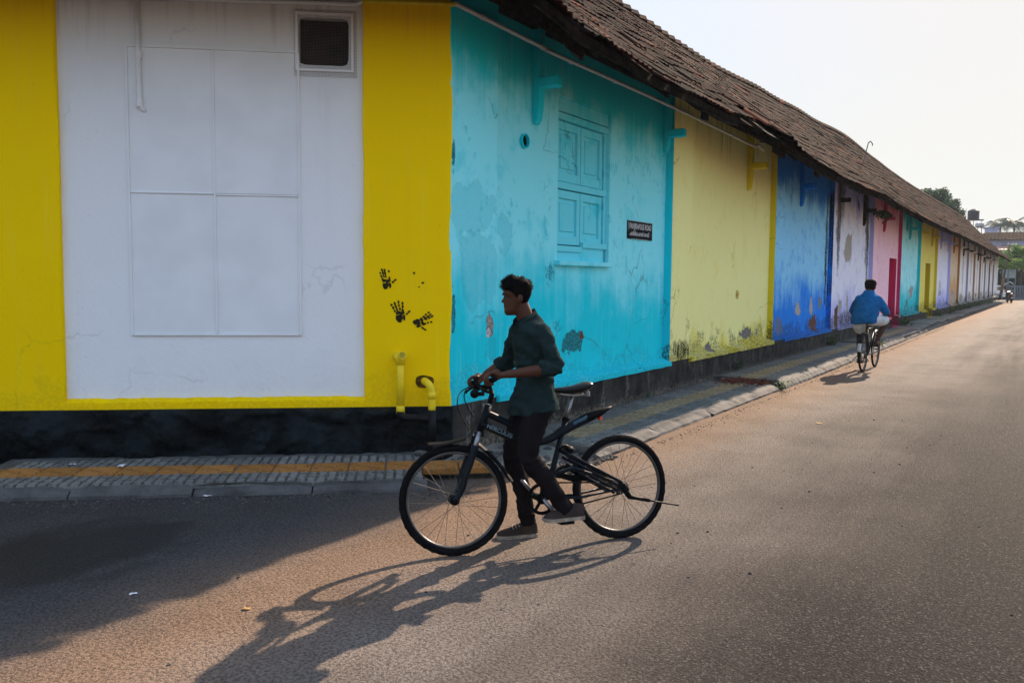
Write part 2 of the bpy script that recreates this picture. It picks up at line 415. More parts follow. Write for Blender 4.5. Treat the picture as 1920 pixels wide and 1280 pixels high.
# colours of the bays: (saturated coat, sun-faded coat)
CYAN = ((.001, .66, .78), (.26, .88, .96)); YEL = ((.74, .60, .02), (.95, .91, .37)); BLUE = ((.003, .22, .80), (.27, .66, .95))
LAV = ((.46, .48, .84), (.80, .83, .95)); PINK = ((.88, .18, .25), (.95, .62, .72)); TEAL = ((.008, .56, .62), (.40, .88, .92))
LYEL = ((.66, .54, .012), (.82, .73, .16)); BEIGE = ((.62, .38, .17), (.76, .60, .42)); WHITE = ((.70, .69, .68), (.84, .85, .86))
PLAS = (.50, .475, .42); BRICK = (.20, .085, .05); GREYP = (.27, .26, .24)
BND = [0, 5.21, 10.45, 15.5, 20.9, 26.4, 31.5, 37.3, 43.0, 48.2, 54.0, 59.3, 64.6, 69.9, 75.2, 80.5, 86.0]
CY = (.004, .33, .42)
bays = [
 ('cyan', CYAN, dict(zt=3.45, zb=1.5, mould=.2, top=.2, grime=.4, mottle=.7, patches=[(1.07, 2.13, .15, .19, (.03, .56, .70), 'ghost'), (.32, 2.30, .34, .24, (.06, .58, .70), 'ghost'), (.45, 1.75, .3, .4, (.03, .52, .64), 'ghost'), (2.52, .93, .24, .135, (.02, .30, .34), 'peel'), (2.74, 1.0, .055, .07, BRICK, 'peel'), (.62, 1.20, .06, .11, (.42, .36, .32), 'peel'), (.60, 1.13, .035, .05, (.7, .7, .7), 'peel'), (.72, .98, .15, .11, (.02, .42, .5), 'ghost'), (.03, 1.35, .03, .18, (.02, .36, .44), 'peel'), (.03, 2.75, .03, .12, (.02, .36, .44), 'peel'), (1.98, 1.72, .1, .14, (.012, .36, .46), 'stain')])),
 ('yellow', YEL, dict(zt=4.6, zb=.5, flake=.12, mould=.6, grime=.3, mottle=.3, streak=.5, patches=[(9.1, .72, .32, .10, GREYP, 'peel'), (7.1, .58, .14, .09, GREYP, 'peel'), (9.75, .7, .16, .08, GREYP, 'stain'), (8.55, 1.42, .1, .07, (.42, .28, .01), 'stain'), (5.6, .62, .4, .16, (.02, .025, .01), 'stain')])),
 ('blue', BLUE, dict(zt=3.5, zb=1.45, mould=.7, grime=.5, mottle=.7, patches=[(12.75, 1.05, .22, .18, (.62, .58, .53), 'peel'), (13.95, 1.1, .14, .2, (.62, .58, .53), 'peel'), (14.2, .72, .38, .2, BRICK, 'peel'), (14.8, 1.15, .16, .14, (.3, .32, .3), 'peel'), (10.8, .75, .3, .2, (.2, .2, .19), 'stain'), (15.3, 2.6, .14, 1.5, (.015, .017, .02), 'stain')])),
 ('lavender', LAV, dict(zt=3.55, zb=1.2, mould=1.0, top=1.0, grime=.8, mottle=.9, patches=[(16.1, 3.0, .22, 1.1, (.02, .022, .02), 'stain'), (20.55, 2.9, .3, 1.3, (.022, .022, .026), 'stain'), (18.4, .72, 2.0, .2, (.05, .05, .045), 'stain'), (17.9, 2.55, .5, .42, (.58, .55, .48), 'peel'), (17.05, 1.05, .2, .24, (.58, .55, .48), 'peel'), (17.95, 1.12, .14, .24, (.58, .55, .48), 'peel'), (16.6, 3.7, .75, .8, (.022, .026, .022), 'stain'), (16.0, 3.6, .3, 1.2, (.03, .035, .03), 'stain'), (20.4, 3.5, .28, 1.1, (.03, .03, .032), 'stain'), (16.1, .8, .25, .28, (.14, .075, .06), 'peel')])),
 ('pink', PINK, dict(zt=3.8, zb=.6, mould=.4, grime=.5, mottle=.5, patches=[(21.9, 2.6, .3, .9, (.62, .30, .38), 'stain')])),
 ('teal', TEAL, dict(zt=3.75, zb=1.35, mould=.8, grime=.5, mottle=.8, patches=[(30.0, 1.3, .5, .22, (.5, .5, .48), 'peel'), (28.9, .85, .3, .22, (.14, .13, .11), 'stain'), (27.6, 1.0, .2, .2, (.1, .1, .09), 'stain')])),
 ('yellow', LYEL, dict(zt=4.05, zb=.7, mould=.6, grime=.5, mottle=.6, patches=[(33.0, .7, .4, .12, (.06, .05, .02), 'stain')])),
 ('pale lavender', LAV, dict(zt=3.6, zb=1.1, mould=.9, grime=.8, patches=[(39.5, 1.2, .9, .16, (.16, .12, .13), 'stain'), (39.5, 1.5, .8, .4, (.55, .5, .46), 'stain')])),
 ('beige', BEIGE, dict(zt=4.2, zb=1.9, mould=1.0, grime=.8, patches=[(45.5, 1.15, 1.0, .14, (.10, .05, .04), 'stain'), (45.5, .9, 3.0, .45, (.45, .42, .40), 'stain')])),
]
for i in range(7):
    bays.append(('white', WHITE, dict(zt=4.0, zb=1.0, mould=1.0, grime=.9, seed=i, patches=[(BND[9 + i] + 2.2, .85, 2.2, .28, (.12, .07, .055), 'stain'), (BND[9 + i] + 3.4, 2.4, .4, 1.6, (.45, .36, .27), 'stain')])))
bay_mat, bay_ret = [], []
for i, (nm, (sat, fade), kw) in enumerate(bays):
    bay_mat.append(paint('limewash_%s_%d' % (nm.replace(' ', '_'), i), sat, fade, seed=kw.pop('seed', 0) + i * .37, **kw))
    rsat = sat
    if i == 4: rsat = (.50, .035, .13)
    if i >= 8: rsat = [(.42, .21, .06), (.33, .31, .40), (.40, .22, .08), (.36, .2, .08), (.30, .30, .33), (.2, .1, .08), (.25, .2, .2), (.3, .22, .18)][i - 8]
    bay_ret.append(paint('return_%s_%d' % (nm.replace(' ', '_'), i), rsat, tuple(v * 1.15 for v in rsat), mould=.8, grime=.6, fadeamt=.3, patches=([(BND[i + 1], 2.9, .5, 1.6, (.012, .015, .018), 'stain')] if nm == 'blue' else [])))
M['left_yellow'] = paint('limewash_left_yellow', (.97, .635, .0005), (.98, .65, .001), spec=.04, mould=.12, grime=.25, crack=.12, flake=.08, mottle=.4, top=.25, fadeamt=.6, streak=.25)
M['left_white'] = paint('limewash_left_white', (.78, .79, .80), (.83, .835, .84), bumpk=1.7, mould=.03, grime=.22, crack=.16, flake=.0, mottle=.35, top=.35, fadeamt=.9, streak=.3, zb=.6)
M['board_white'] = simple('white_painted_board', (.82, .83, .84), .55, .35, var=.06, sc=2.5, bump=.05)

# ================================================================== SETTING
STREET_ROT = (0, 0, ROT_R)
m = MB(); m.quad((-260, -260, 0), (260, -260, 0), (260, 260, 0), (-260, 260, 0))
o = m.build('ground', M['dirt'], loc=(0, 0, -.06)); tag(o, kind='structure')
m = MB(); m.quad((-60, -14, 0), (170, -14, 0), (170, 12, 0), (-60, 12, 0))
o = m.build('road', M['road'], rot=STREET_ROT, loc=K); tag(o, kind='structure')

# ---- pavement: bed, kerb stones, single pavers with grooves
def paver_mesh(name, w, l, h, kind):
    """one slab with its cast pattern: 'grid' = cobble grid of raised pads, 'bars' = four tactile bars"""
    m = MB(); g_ = .004
    m.box(g_, l - g_, g_, w - g_, -h, -.017 if kind == 'grid' else -.006)
    if kind == 'grid':
        nx, ny = 4, 3
        for i in range(nx):
            for j in range(ny):
                x0, x1 = l * i / nx, l * (i + 1) / nx; y0, y1 = w * j / ny, w * (j + 1) / ny; e = .0095; t = .004
                vs = [(x0 + e, y0 + e, -.018), (x1 - e, y0 + e, -.018), (x1 - e, y1 - e, -.018), (x0 + e, y1 - e, -.018),
                      (x0 + e + t, y0 + e + t, 0), (x1 - e - t, y0 + e + t, 0), (x1 - e - t, y1 - e - t, 0), (x0 + e + t, y1 - e - t, 0)]
                m.add(vs, [(4, 5, 6, 7), (0, 1, 5, 4), (1, 2, 6, 5), (2, 3, 7, 6), (3, 0, 4, 7)])
    else:
        for j in range(4):
            y0, y1 = w * j / 4, w * (j + 1) / 4; e, t = .012, .008
            vs = [(g_, y0 + e, -.008), (l - g_, y0 + e, -.008), (l - g_, y1 - e, -.008), (g_, y1 - e, -.008),
                  (g_ + t, y0 + e + t, .003), (l - g_ - t, y0 + e + t, .003), (l - g_ - t, y1 - e - t, .003), (g_ + t, y1 - e - t, .003)]
            m.add(vs, [(4, 5, 6, 7), (0, 1, 5, 4), (1, 2, 6, 5), (2, 3, 7, 6), (3, 0, 4, 7)])
    return m
PM_grid = paver_mesh('paver', .30, .30, .05, 'grid'); PM_bars = paver_mesh('tactile_paver', .30, .30, .05, 'bars')
def mesh_of(mb, name, mat):
    me = bpy.data.meshes.new(name); me.from_pydata(mb.v, [], mb.f); me.materials.append(mat); me.update(); return me
ME_paver = mesh_of(PM_grid, 'paver', M['paver']); ME_tact = mesh_of(PM_bars, 'tactile_paver', M['tactile']); ME_tact_old = mesh_of(PM_bars, 'tactile_paver', M['tactile_old'])

def place_piece(me, name, parent, x, y, z, rz=0.0, sx=1.0, jit=.004):
    o = bpy.data.objects.new(name, me); COL.objects.link(o); o.parent = parent
    o.location = (x, y, z + rnd.uniform(-jit, jit)); o.rotation_euler = (rnd.uniform(-.008, .008), rnd.uniform(-.008, .008), rz + rnd.uniform(-.01, .01)); o.scale = (sx, 1, 1)
    return o

# along the long wall.  street frame x = s, y = -n
def bed_section(m, s0, s1, n0, n1, z0, ztop):
    m.box(s0, s1, -n1, -n0, z0, ztop)
PAVZ = lambda s: .10 if s < 6.9 else .145
m = MB()
bed_section(m, .9, 6.9, -.1, .97, -.05, .088)
bed_section(m, 7.05, 16.6, -.1, .97, -.05, .133)
bed_section(m, 16.75, 24.0, -.1, .93, -.05, .155)
bed_section(m, 24.1, 33.0, -.1, .88, -.05, .135); bed_section(m, 33.1, 44.0, -.1, .80, -.05, .12)
bed_section(m, 44.1, 90.0, -.1, .70, -.05, .09)
pav_r = m.build('pavement_right', M['mortar'], rot=STREET_ROT, loc=K); tag(pav_r, kind='structure')
cnt = 0
rows = [(.09, 'p'), (.39, 't'), (.69, 'p')]
for s0, s1, z in ((.95, 6.85, .10), (7.1, 16.5, .145), (16.8, 24.0, .167)):
    k = int((s1 - s0) / .3)
    for i in range(k):
        for n0, kd in rows:
            if i == 0 and rnd.random() < .4 and s0 < 2: continue
            me = ME_tact_old if kd == 't' else ME_paver
            sag = .012 * mnoise.noise(Vector((s0 + i * .3, n0 * 2, 0)) * .6)
            place_piece(me, 'tactile_paver' if kd == 't' else 'paver', pav_r, s0 + i * .3, -(n0 + .30), z + sag, jit=.003); cnt += 1
# far slabs, large concrete covers lying loose
for i in range(34):
    s0 = 24.1 + i * 1.75; 
    if s0 > 86: break
    w = max(.55, .86 - .004 * (s0 - 24)); mm = MB(); d = rnd.uniform(0, .05)
    mm.box(0.02, 1.72, -w + rnd.uniform(-.04, .04), -.05, -.05, .0)
    o = mm.build('slab', M['slab'], pav_r, bevel=.012, loc=(s0, 0, (.19 if s0 < 33 else .165 if s0 < 44 else .135) + d - .02), rot=(rnd.uniform(-.02, .02), rnd.uniform(-.012, .012), rnd.uniform(-.015, .015)))
def kerb_piece(parent, s0, s1, n0, n1, ztop, seed):
    m = MB(); k = max(3, int((s1 - s0) / .12)); rg = random.Random(seed); rings = []
    wob = rg.uniform(-.015, .015)
    for i in range(k + 1):
        s = s0 + (s1 - s0) * i / k; e = 0.02 if i in (0, k) else 0
        j = lambda a=.008: rg.uniform(-a, a) * .6
        rings.append([(s, -n0 + .01, -.05), (s, -n0, ztop - e * .5 + j(.004)), (s, -(n0 + .05) + j(), ztop + wob * .3 - e + j(.005)), (s, -(n1 - .05) + j(.012) + wob, ztop * .72 - e + j(.01)), (s, -n1 + j(.012) + wob, ztop * .28 + j(.008)), (s, -n1 - .012 + j(), -.05)])
    m.loft(rings); return m.build('kerb_stone', M['kerb'], parent, recalc=True, smooth=False)
s = .8; q = 0
while s < 34:
    L = rnd.uniform(1.25, 1.9); q += 1
    if s < 6.9 < s + L: L = 6.88 - s
    if 6.88 <= s < 7.1: s = 7.1
    z = .095 if s < 6.9 else (.14 if s < 16.6 else .15 if s < 24 else .13)
    n1 = 1.16 if s < 7 else 1.2 - .009 * (s - 7)
    kerb_piece(pav_r, s, s + L - .012, .97 - .004 * s, n1 - .06, z, q); s += L
# rounded return at the corner end of the right pavement
# left pavement, along the short wall (x = -s)
LROT = (0, 0, ROT_R + ROT_L)
m = MB(); m.box(-3.72, -.30, -.98, .1, -.05, .088); m.box(-9.0, -4.3, -.98, .1, -.05, .088)
pav_l = m.build('pavement_left', M['mortar'], rot=LROT, loc=K); tag(pav_l, kind='structure')
for i in range(12):
    x0 = -.30 - (i + 1) * .30 + .03
    for n0, kd in ((.16, 'p'), (.46, 't'), (.76, 'p')):
        if kd == 'p' and n0 < .3 and i > 10: continue
        me = ME_tact if kd == 't' else ME_paver
        o = place_piece(me, 'tactile_paver' if kd == 't' else 'paver', pav_l, x0, -(n0 + .29), .10, jit=.003)
        o.scale = (1, 1, 1) if kd == 't' else (1, .97, 1)
for i in range(2):
    place_piece(ME_tact, 'tactile_paver', pav_l, -.27 + i * .3, -.75, .10, jit=.004)
m = MB()
for i in range(4):
    kerb_piece(pav_l, -3.75 + i * .88, -3.75 + (i + 1) * .88 - .012, 1.0, 1.11, .085, 50 + i)
# ================================================================== THE WAREHOUSE
wh = empty('warehouse', WM)
tag(wh, 'long tile-roofed warehouse with bays painted cyan, yellow, blue, lavender and pink', 'warehouse')
ZT = 4.35; RD = .12; PW = .75; ZB = .50
def panel(m, x0, x1, z0, z1, y, holes=()):
    xs = sorted({x0, x1, *[h[0] for h in holes], *[h[1] for h in holes]}); zs = sorted({z0, z1, *[h[2] for h in holes], *[h[3] for h in holes]})
    for a, b in zip(xs, xs[1:]):
        for c, d in zip(zs, zs[1:]):
            if any(h[0] <= a and b <= h[1] and h[2] <= c and d <= h[3] for h in holes): continue
            m.quad((a, y, c), (b, y, c), (b, y, d), (a, y, d))
def reveal(m, x0, x1, z0, z1, y0, y1, bottom=True):
    m.quad((x0, y0, z0), (x0, y1, z0), (x0, y1, z1), (x0, y0, z1)); m.quad((x1, y1, z0), (x1, y0, z0), (x1, y0, z1), (x1, y1, z1))
    m.quad((x0, y0, z1), (x0, y1, z1), (x1, y1, z1), (x1, y0, z1))
    if bottom: m.quad((x0, y1, z0), (x0, y0, z0), (x1, y0, z0), (x1, y1, z0))
def pilaster(name, x0, x1, yb, z0, z1, mats, jit=.007, seed=0, rot=None, dz=.09):
    """front at y=0, back at y=yb; mats = (front + right, left return)"""
    m = MB(); rg = random.Random(seed); k = int((z1 - z0) / dz); rows = []
    for i in range(k + 1):
        z = z0 + (z1 - z0) * i / k
        a, b = rg.gauss(0, jit * .5), rg.gauss(0, jit * .5)
        w = jit * mnoise.noise(Vector((seed * 7.1, z * 1.7, 0))) * 1.6; w2 = jit * mnoise.noise(Vector((seed * 3.3, z * 1.7, 9))) * 1.6
        rows.append([(x0, yb, z), (x0 + a * .4 + w, .006 + abs(a) * .5, z), (x0 + .012 + a + w, 0, z), (x1 - .012 + b + w2, 0, z), (x1 + b * .4 + w2, .006, z), (x1, yb, z)])
    for r0, r1 in zip(rows, rows[1:]):
        for j in range(5):
            m.m = 1 if j == 0 else 0
            m.quad(r0[j], r0[j + 1], r1[j + 1], r1[j])
    m.m = 0; m.quad(rows[-1][0], rows[-1][1], rows[-1][4], rows[-1][5])
    return m.build(name, list(mats), wh, rot=rot)

WIN = (2.13, 3.43, 1.86, 3.66); DOOR_P = (24.62, 26.15, .06, 2.48); DOOR_Y = (34.1, 35.75, .06, 2.51)
for i in range(16):
    s0, s1 = BND[i], BND[i + 1]; nm = bays[i][0]
    holes = [WIN] if i == 0 else ([DOOR_P] if i == 4 else [DOOR_Y] if i == 6 else [])
    m = MB(); z0 = ZB - .02
    if i in (4, 6): holes = [(holes[0][0], holes[0][1], z0, holes[0][3])]
    panel(m, s0 + PW - .01, s1, z0, ZT, RD, holes)
    for h in holes:
        if i == 0: reveal(m, *h, RD, RD + .075)
    o = m.build('wall_bay', bay_mat[i], wh); o['label'] = nm + ' limewashed bay of the long wall'
    # pilaster at the start of the bay: its near return carries the colour of the bay before
    pilaster('pilaster', s0, s0 + PW, RD, ZB, ZT, (bay_mat[i], bay_ret[i - 1] if i else bay_mat[0]), jit=.008 if s0 < 12 else .003, seed=i + 3, dz=.09 if s0 < 25 else .5)
    # sloping ledge at the foot of the recess
    segs = [(s0 + PW + .0, s1 - .01)]
    if i == 4: segs = [(s0 + PW, DOOR_P[0] - .02), (DOOR_P[1] + .02, s1 - .01)]
    if i == 6: segs = [(s0 + PW, DOOR_Y[0] - .02), (DOOR_Y[1] + .02, s1 - .01)]
    for a, b in segs:
        m = MB(); k = max(2, int((b - a) / .2)) if s0 < 16 else 2; rg = random.Random(i); rings = []
        for q in range(k + 1):
            x = a + (b - a) * q / k; j = rg.uniform(-.006, .006); dn = -.025 if (rg.random() < .07 and 0 < q < k) else 0
            rings.append([(x, RD - .004, ZB - .06), (x, RD - .004, ZB + .055), (x, .02, ZB + .022 + j + dn), (x, -.035 - j, ZB + .008 + j + dn), (x, -.035 - j, ZB - .05 + j)])
        m.loft(rings); m.build('ledge', bay_mat[i], wh, recalc=True)
# end wall of the long side and the back, so the building is closed
m = MB(); m.box(86.0, 86.3, 0.002, 5.1, 0, ZT); m.build('end_wall', bay_mat[15], wh)
m = MB(); m.add([(86.0, -.3, 4.2), (86.0, 5.4, 4.2), (86.0, 2.55, 6.9)], [(0, 1, 2)]); m.build('gable_end', bay_mat[15], wh)
m = MB(); m.box(1.5, 86.0, 5.0, 5.2, 0, 4.1); m.build('back_wall', M['mortar'], wh)

# ---- rubble plinth, displaced stone courses
def plinth(name, x0, x1, h0, h1, mat, rot=None, cell=.05, depth=.05, holes=(), sc=1.0, seed=0):
    m = MB(); x = x0; xs = []
    while x < x1:
        xs.append(x); x += cell * (1 if x - x0 < 14 else 3 if x - x0 < 30 else 8)
    xs.append(x1); nz = max(3, int((h1 - h0) / min(.045, cell))); vs = []; fs = []
    for x in xs:
        for j in range(nz + 1):
            z = h0 + (h1 - h0) * j / nz; p = Vector((x * sc, seed, z * sc * 1.25))
            d = mnoise.voronoi(p * 3.2)[0]; st = min(.05, (d[1] - d[0]) * .12)
            f = mnoise.fractal(p * 5.0, 1.0, 2.0, 4) * .32 + mnoise.fractal(p * 17.0, .8, 2.1, 3) * .22
            edge = min(1.0, (nz - j) / 2.0)
            y = -.005 - edge * (depth * (st / .05) * .55 + f * depth * .75) + .012
            vs.append((x, min(y, .004 if j < nz else -.001), z))
    n1 = nz + 1
    for i in range(len(xs) - 1):
        xm = (xs[i] + xs[i + 1]) / 2
        if any(a < xm < b for a, b in holes): continue
        for j in range(nz):
            a = i * n1 + j; fs.append((a, a + n1, a + n1 + 1, a + 1))
        a = i * n1 + nz; b_ = len(vs); vs += [(xs[i], .3, h1), (xs[i + 1], .3, h1)]; fs.append((a, a + n1, b_ + 1, b_))
    m.add(vs, fs); return m.build(name, mat, wh, rot=rot, smooth=True)
plinth('plinth', 0, 86, -.02, ZB, M['mossy'], depth=.045, holes=((DOOR_P[0], DOOR_P[1]), (DOOR_Y[0], DOOR_Y[1])))

# ---- panelled window
wn = empty('window', parent=wh); wy = RD + .075
wmat = paint('window_paint', CYAN[0], (.16, .76, .86), zt=3.6, zb=1.2, mould=0, grime=.5, mottle=1.0, streak=.5, bumpk=.5)
x0, x1, z0, z1 = WIN
m = MB(); m.box(x0, x1, wy + .05, wy + .07, z0, z1); m.build('backing', M['void'], wn)
m = MB(); m.box(x0, x0 + .055, wy - .03, wy + .05, z0, z1); m.build('jamb', wmat, wn, bevel=.006)
m = MB(); m.box(x1 - .075, x1, wy - .03, wy + .05, z0, z1); m.build('jamb', wmat, wn, bevel=.006)
m = MB(); m.box(x0, x1, wy - .045, wy + .05, z1 - .15, z1); m.build('lintel', wmat, wn, bevel=.006)
m = MB(); m.box(x0 - .0, x1, wy - .06, wy + .05, z1 - .235, z1 - .165); m.build('rail', wmat, wn, bevel=.006)
m = MB(); m.box(x0, x1, wy - .04, wy + .05, 2.665, 2.74); m.build('transom', wmat, wn, bevel=.006)
m = MB(); m.box(x0, x1, wy - .03, wy + .05, z0, z0 + .17); m.build('bottom_rail', wmat, wn, bevel=.006)
m = MB(); m.box(x0 - .06, x1 + .0, RD - .07, RD + .075, z0 - .055, z0 - .003); m.build('sill', bay_mat[0], wn, bevel=.008)
def shutter(a, b, c, d):
    sh = MB(); y = wy - .012; fr = .075
    sh.box(a, a + fr, y, y + .04, c, d); sh.box(b - fr, b, y, y + .04, c, d)
    sh.box(a + fr, b - fr, y + .001, y + .04, c, c + .10); sh.box(a + fr, b - fr, y + .001, y + .04, d - .09, d)
    o = sh.build('shutter', wmat, wn, bevel=.005)
    pn = MB(); a2, b2, c2, d2 = a + fr, b - fr, c + .10, d - .09; e = .045
    vs = [(a2, y + .03, c2), (b2, y + .03, c2), (b2, y + .03, d2), (a2, y + .03, d2), (a2 + e, y + .03, c2 + e), (b2 - e, y + .03, c2 + e), (b2 - e, y + .03, d2 - e), (a2 + e, y + .03, d2 - e),
          (a2 + e + .012, y + .012, c2 + e + .012), (b2 - e - .012, y + .012, c2 + e + .012), (b2 - e - .012, y + .012, d2 - e - .012), (a2 + e + .012, y + .012, d2 - e - .012)]
    fs = [(8, 9, 10, 11)]
    for q in range(4):
        r_ = (q + 1) % 4; fs += [(q, r_, 4 + r_, 4 + q), (4 + q, 4 + r_, 8 + r_, 8 + q)]
    pn.add(vs, fs); pn.build('shutter_panel', wmat, wn)
xm = (x0 + x1) / 2 + .0
for a, b in ((x0 + .065, xm - .008), (xm + .008, x1 - .085)):
    shutter(a, b, 2.75, z1 - .245); shutter(a, b, z0 + .185, 2.655)
m = MB(); m.box(x0 - .005, xm - .01, wy - .055, wy - .013, z0 + .105, z0 + .17); m.build('weather_bar', wmat, wn, bevel=.005)
m = MB(); m.box(xm + .0, x1 - .02, wy - .06, wy - .013, z0 + .16, z0 + .225); m.build('weather_bar', wmat, wn, bevel=.005)
for hz in (2.05, 2.5, 2.9, 3.3):
    m = MB(); m.tube([(x1 - .08, wy - .035, hz), (x1 - .08, wy - .035, hz + .09)], .009, 6); m.build('hinge', wmat, wn)

# ---- doors: recessed painted boards
def door(d, col, ret):
    e = empty('door', parent=wh); y = RD + .28
    mt = paint('door_paint_%d' % int(d[0]), col, tuple(v * 1.1 for v in col), mould=.6, grime=.9, fadeamt=.3)
    m = MB(); reveal(m, d[0], d[1], ZB - .02, d[3], RD - .001, y, bottom=False); m.build('reveal', mt, e)
    k = 5
    for i in range(k):
        a = d[0] + (d[1] - d[0]) * i / k; b = d[0] + (d[1] - d[0]) * (i + 1) / k
        m = MB(); m.box(a + .004, b - .004, y - .02, y + .03, d[2], d[3] - .06); m.build('plank', mt, e, bevel=.004)
    m = MB(); m.box(d[0], d[1], y - .05, y + .02, d[3] - .06, d[3]); m.build('door_head', mt, e)
    m = MB(); m.quad((d[0] - .001, -.02, 0), (d[0] - .001, y, 0), (d[0] - .001, y, ZB), (d[0] - .001, -.02, ZB)); m.build('threshold_side', ret, e); m = MB(); m.quad((d[1] + .001, y, 0), (d[1] + .001, -.02, 0), (d[1] + .001, -.02, ZB), (d[1] + .001, y, ZB)); m.build('threshold_side', ret, e)
    m = MB(); m.box(d[0], d[1], -.06, y, 0, d[2] + .14); m.build('threshold', mt, e, bevel=.01)
door(DOOR_P, (.55, .025, .12), bay_ret[4]); door(DOOR_Y, (.52, .40, .006), bay_ret[6])

# ---- timber brackets under the eaves
kk = 0; sb = 1.52
bpos = [1.62, 5.14, 8.98, 12.7, 16.2, 19.8, 23.2, 28.9, 32.0, 35.8, 39.2] + [42.5 + 2.9 * i for i in range(15)]
for sb in bpos:
    bi = max(i for i in range(16) if BND[i] <= sb + .12)
    if sb in (5.14,): bi = 0
    if sb > 48: mt = M['wood'] if int(sb * 10) % 3 else bay_mat[bi]
    elif sb in (16.2, 19.8): mt = M['wood']
    else: mt = bay_ret[bi]
    br = empty('bracket', parent=wh)
    on_p = (sb == 5.14); yb = 0.0 if not on_p else RD
    fx = .055
    m = MB(); y1 = RD - .003; dth = .085
    tip = 3.26 if not on_p else 3.42
    rings = [[(sb - fx * .7, y1, tip), (sb + fx * .7, y1, tip), (sb + fx * .7, y1 - .035, tip), (sb - fx * .7, y1 - .035, tip)]]
    for z_, w_, d_ in ((tip + .05, .9, .06), (tip + .16, 1, .075), (tip + .28, 1.0, .085), (4.3, 1.0, .085)):
        rings.append([(sb - fx * w_, y1, z_), (sb + fx * w_, y1, z_), (sb + fx * w_, y1 - d_, z_), (sb - fx * w_, y1 - d_, z_)])
    m.loft(rings); m.build('bracket_post', mt, br, recalc=True)
    m = MB(); L_ = .30 if sb < 6 else .34
    w_ = .06
    m.box(sb - w_, sb + w_, y1 - L_, y1 - .004, 3.62, 3.73); m.build('bracket_arm', mt, br, bevel=.018)

# ---- round ventilation holes
def vent(s, z, rx, rz, collar=True, mt=None):
    m = MB(); y = RD; n = 20
    ring = lambda k, yy: [(s + rx * k * math.cos(2 * math.pi * j / n), yy, z + rz * k * math.sin(2 * math.pi * j / n)) for j in range(n)]
    m.loft([ring(1.0, y - .002), ring(1.0, y - .035), ring(.84, y - .035), ring(.80, y - .003)], cap=False)
    e = m.build('vent_collar', mt, wh, recalc=True, smooth=False)
    m = MB(); r_ = ring(.82, y - .004); m.add(r_, [tuple(range(n))]); m.build('vent_opening', M['void'], e)
vent(1.40, 3.06, .075, .075, mt=bay_ret[0])
vent(18.95, 3.80, .20, .21, mt=bay_ret[3]); vent(28.2, 3.74, .16, .19, mt=bay_ret[5])

# ---- street name plate
sp = empty('street_sign', WM @ Matrix.Translation((3.95, RD, 2.30)))
tag(sp, 'black enamel street name plate reading PANJIRAPOLE ROAD on the cyan wall', 'sign')
g = G('sign_enamel'); P = g.obj(); n_ = g.noise(P, 14, 5); M['sign'] = g.done(g.mix(g.ss(n_, .52, .66), (.006, .009, .011), (.035, .038, .04)), .8, .08)
M['sign_white'] = simple('sign_white_paint', (.78, .78, .78), .8, .1, var=.35, sc=25)
SW, SH = .78, .235
m = MB(); m.box(-.0, SW, -.018, -.002, -.115, -.115 + SH); m.build('plate', M['sign'], sp, bevel=.003)
m = MB()
for a, b, c, d in ((0, SW, .112, .120), (0.1, .62, -.115, -.110), (0, .006, -.02, .12)): m.box(a, b, -.0205, -.0185, c, d)
m.build('rim', simple('chipped_rim', (.42, .46, .46), .6, .3, var=.4, sc=30), sp)
def text_mesh(name, body, size, mat, parent, loc, rot, sx=1.0, ext=.001, offset=0.0):
    cu = bpy.data.curves.new(name, 'FONT'); cu.body = body; cu.size = size; cu.extrude = ext; cu.offset = offset; cu.align_x = 'LEFT'
    t = bpy.data.objects.new(name + '_tmp', cu); COL.objects.link(t)
    dg = bpy.context.evaluated_depsgraph_get(); me = bpy.data.meshes.new_from_object(t.evaluated_get(dg)); bpy.data.objects.remove(t)
    me.materials.clear(); me.materials.append(mat)
    o = bpy.data.objects.new(name, me); COL.objects.link(o); o.parent = parent; o.location = loc; o.rotation_euler = rot
    w = max(v.co.x for v in me.vertices) - min(v.co.x for v in me.vertices) if len(me.vertices) else 1
    o.scale = (sx / w if sx else 1, 1, 1); return o
text_mesh('lettering', 'PANJIRAPOLE ROAD', .105, M['sign_white'], sp, (.035, -.0195, .015), (R(90), 0, 0), sx=.70, offset=.0008)
text_mesh('lettering', 'പഞ്ജിരാപോൾ റോഡ്', .075, M['sign_white'], sp, (.05, -.0195, -.072), (R(90), 0, 0), sx=.62, offset=.0008)

# ---- conduit along the eaves (grey on the long wall)
def pipe_run(parent, pts, r, mat, couplings=(), rot=None, name='pipe'):
    e = MB(); e.tube(pts, r, 10); o = e.build(name, mat, parent, smooth=True, rot=rot)
    for c, d in couplings:
        m = MB(); c = Vector(c); d = Vector(d).normalized(); m.tube([c - d * .03, c + d * .03], r * 1.28, 10); m.build('coupling', mat, o, smooth=False)
    return o
pr = [(-.02, -.04, 4.03), (.35, -.04, 4.025), (1.66, -.04, 4.0), (1.72, -.055, 3.985), (4.6, -.04, 4.01), (7.4, -.035, 4.0), (8.75, -.035, 3.99), (8.95, -.05, 4.03), (9.3, -.05, 3.985)]
pipe_run(wh, cr(pr, 4), .021, M['pvc'], [((x, -.04, zz), (1, 0, 0)) for x, zz in ((.42, 4.023), (1.5, 4.002), (2.1, 3.99), (3.2, 4.0), (4.3, 4.01), (6.2, 4.005), (7.6, 4.0))])
pipe_run(wh, [(9.3, -.05, 3.985), (9.3, -.05, 4.25)], .021, M['pvc'], name='riser_pipe')

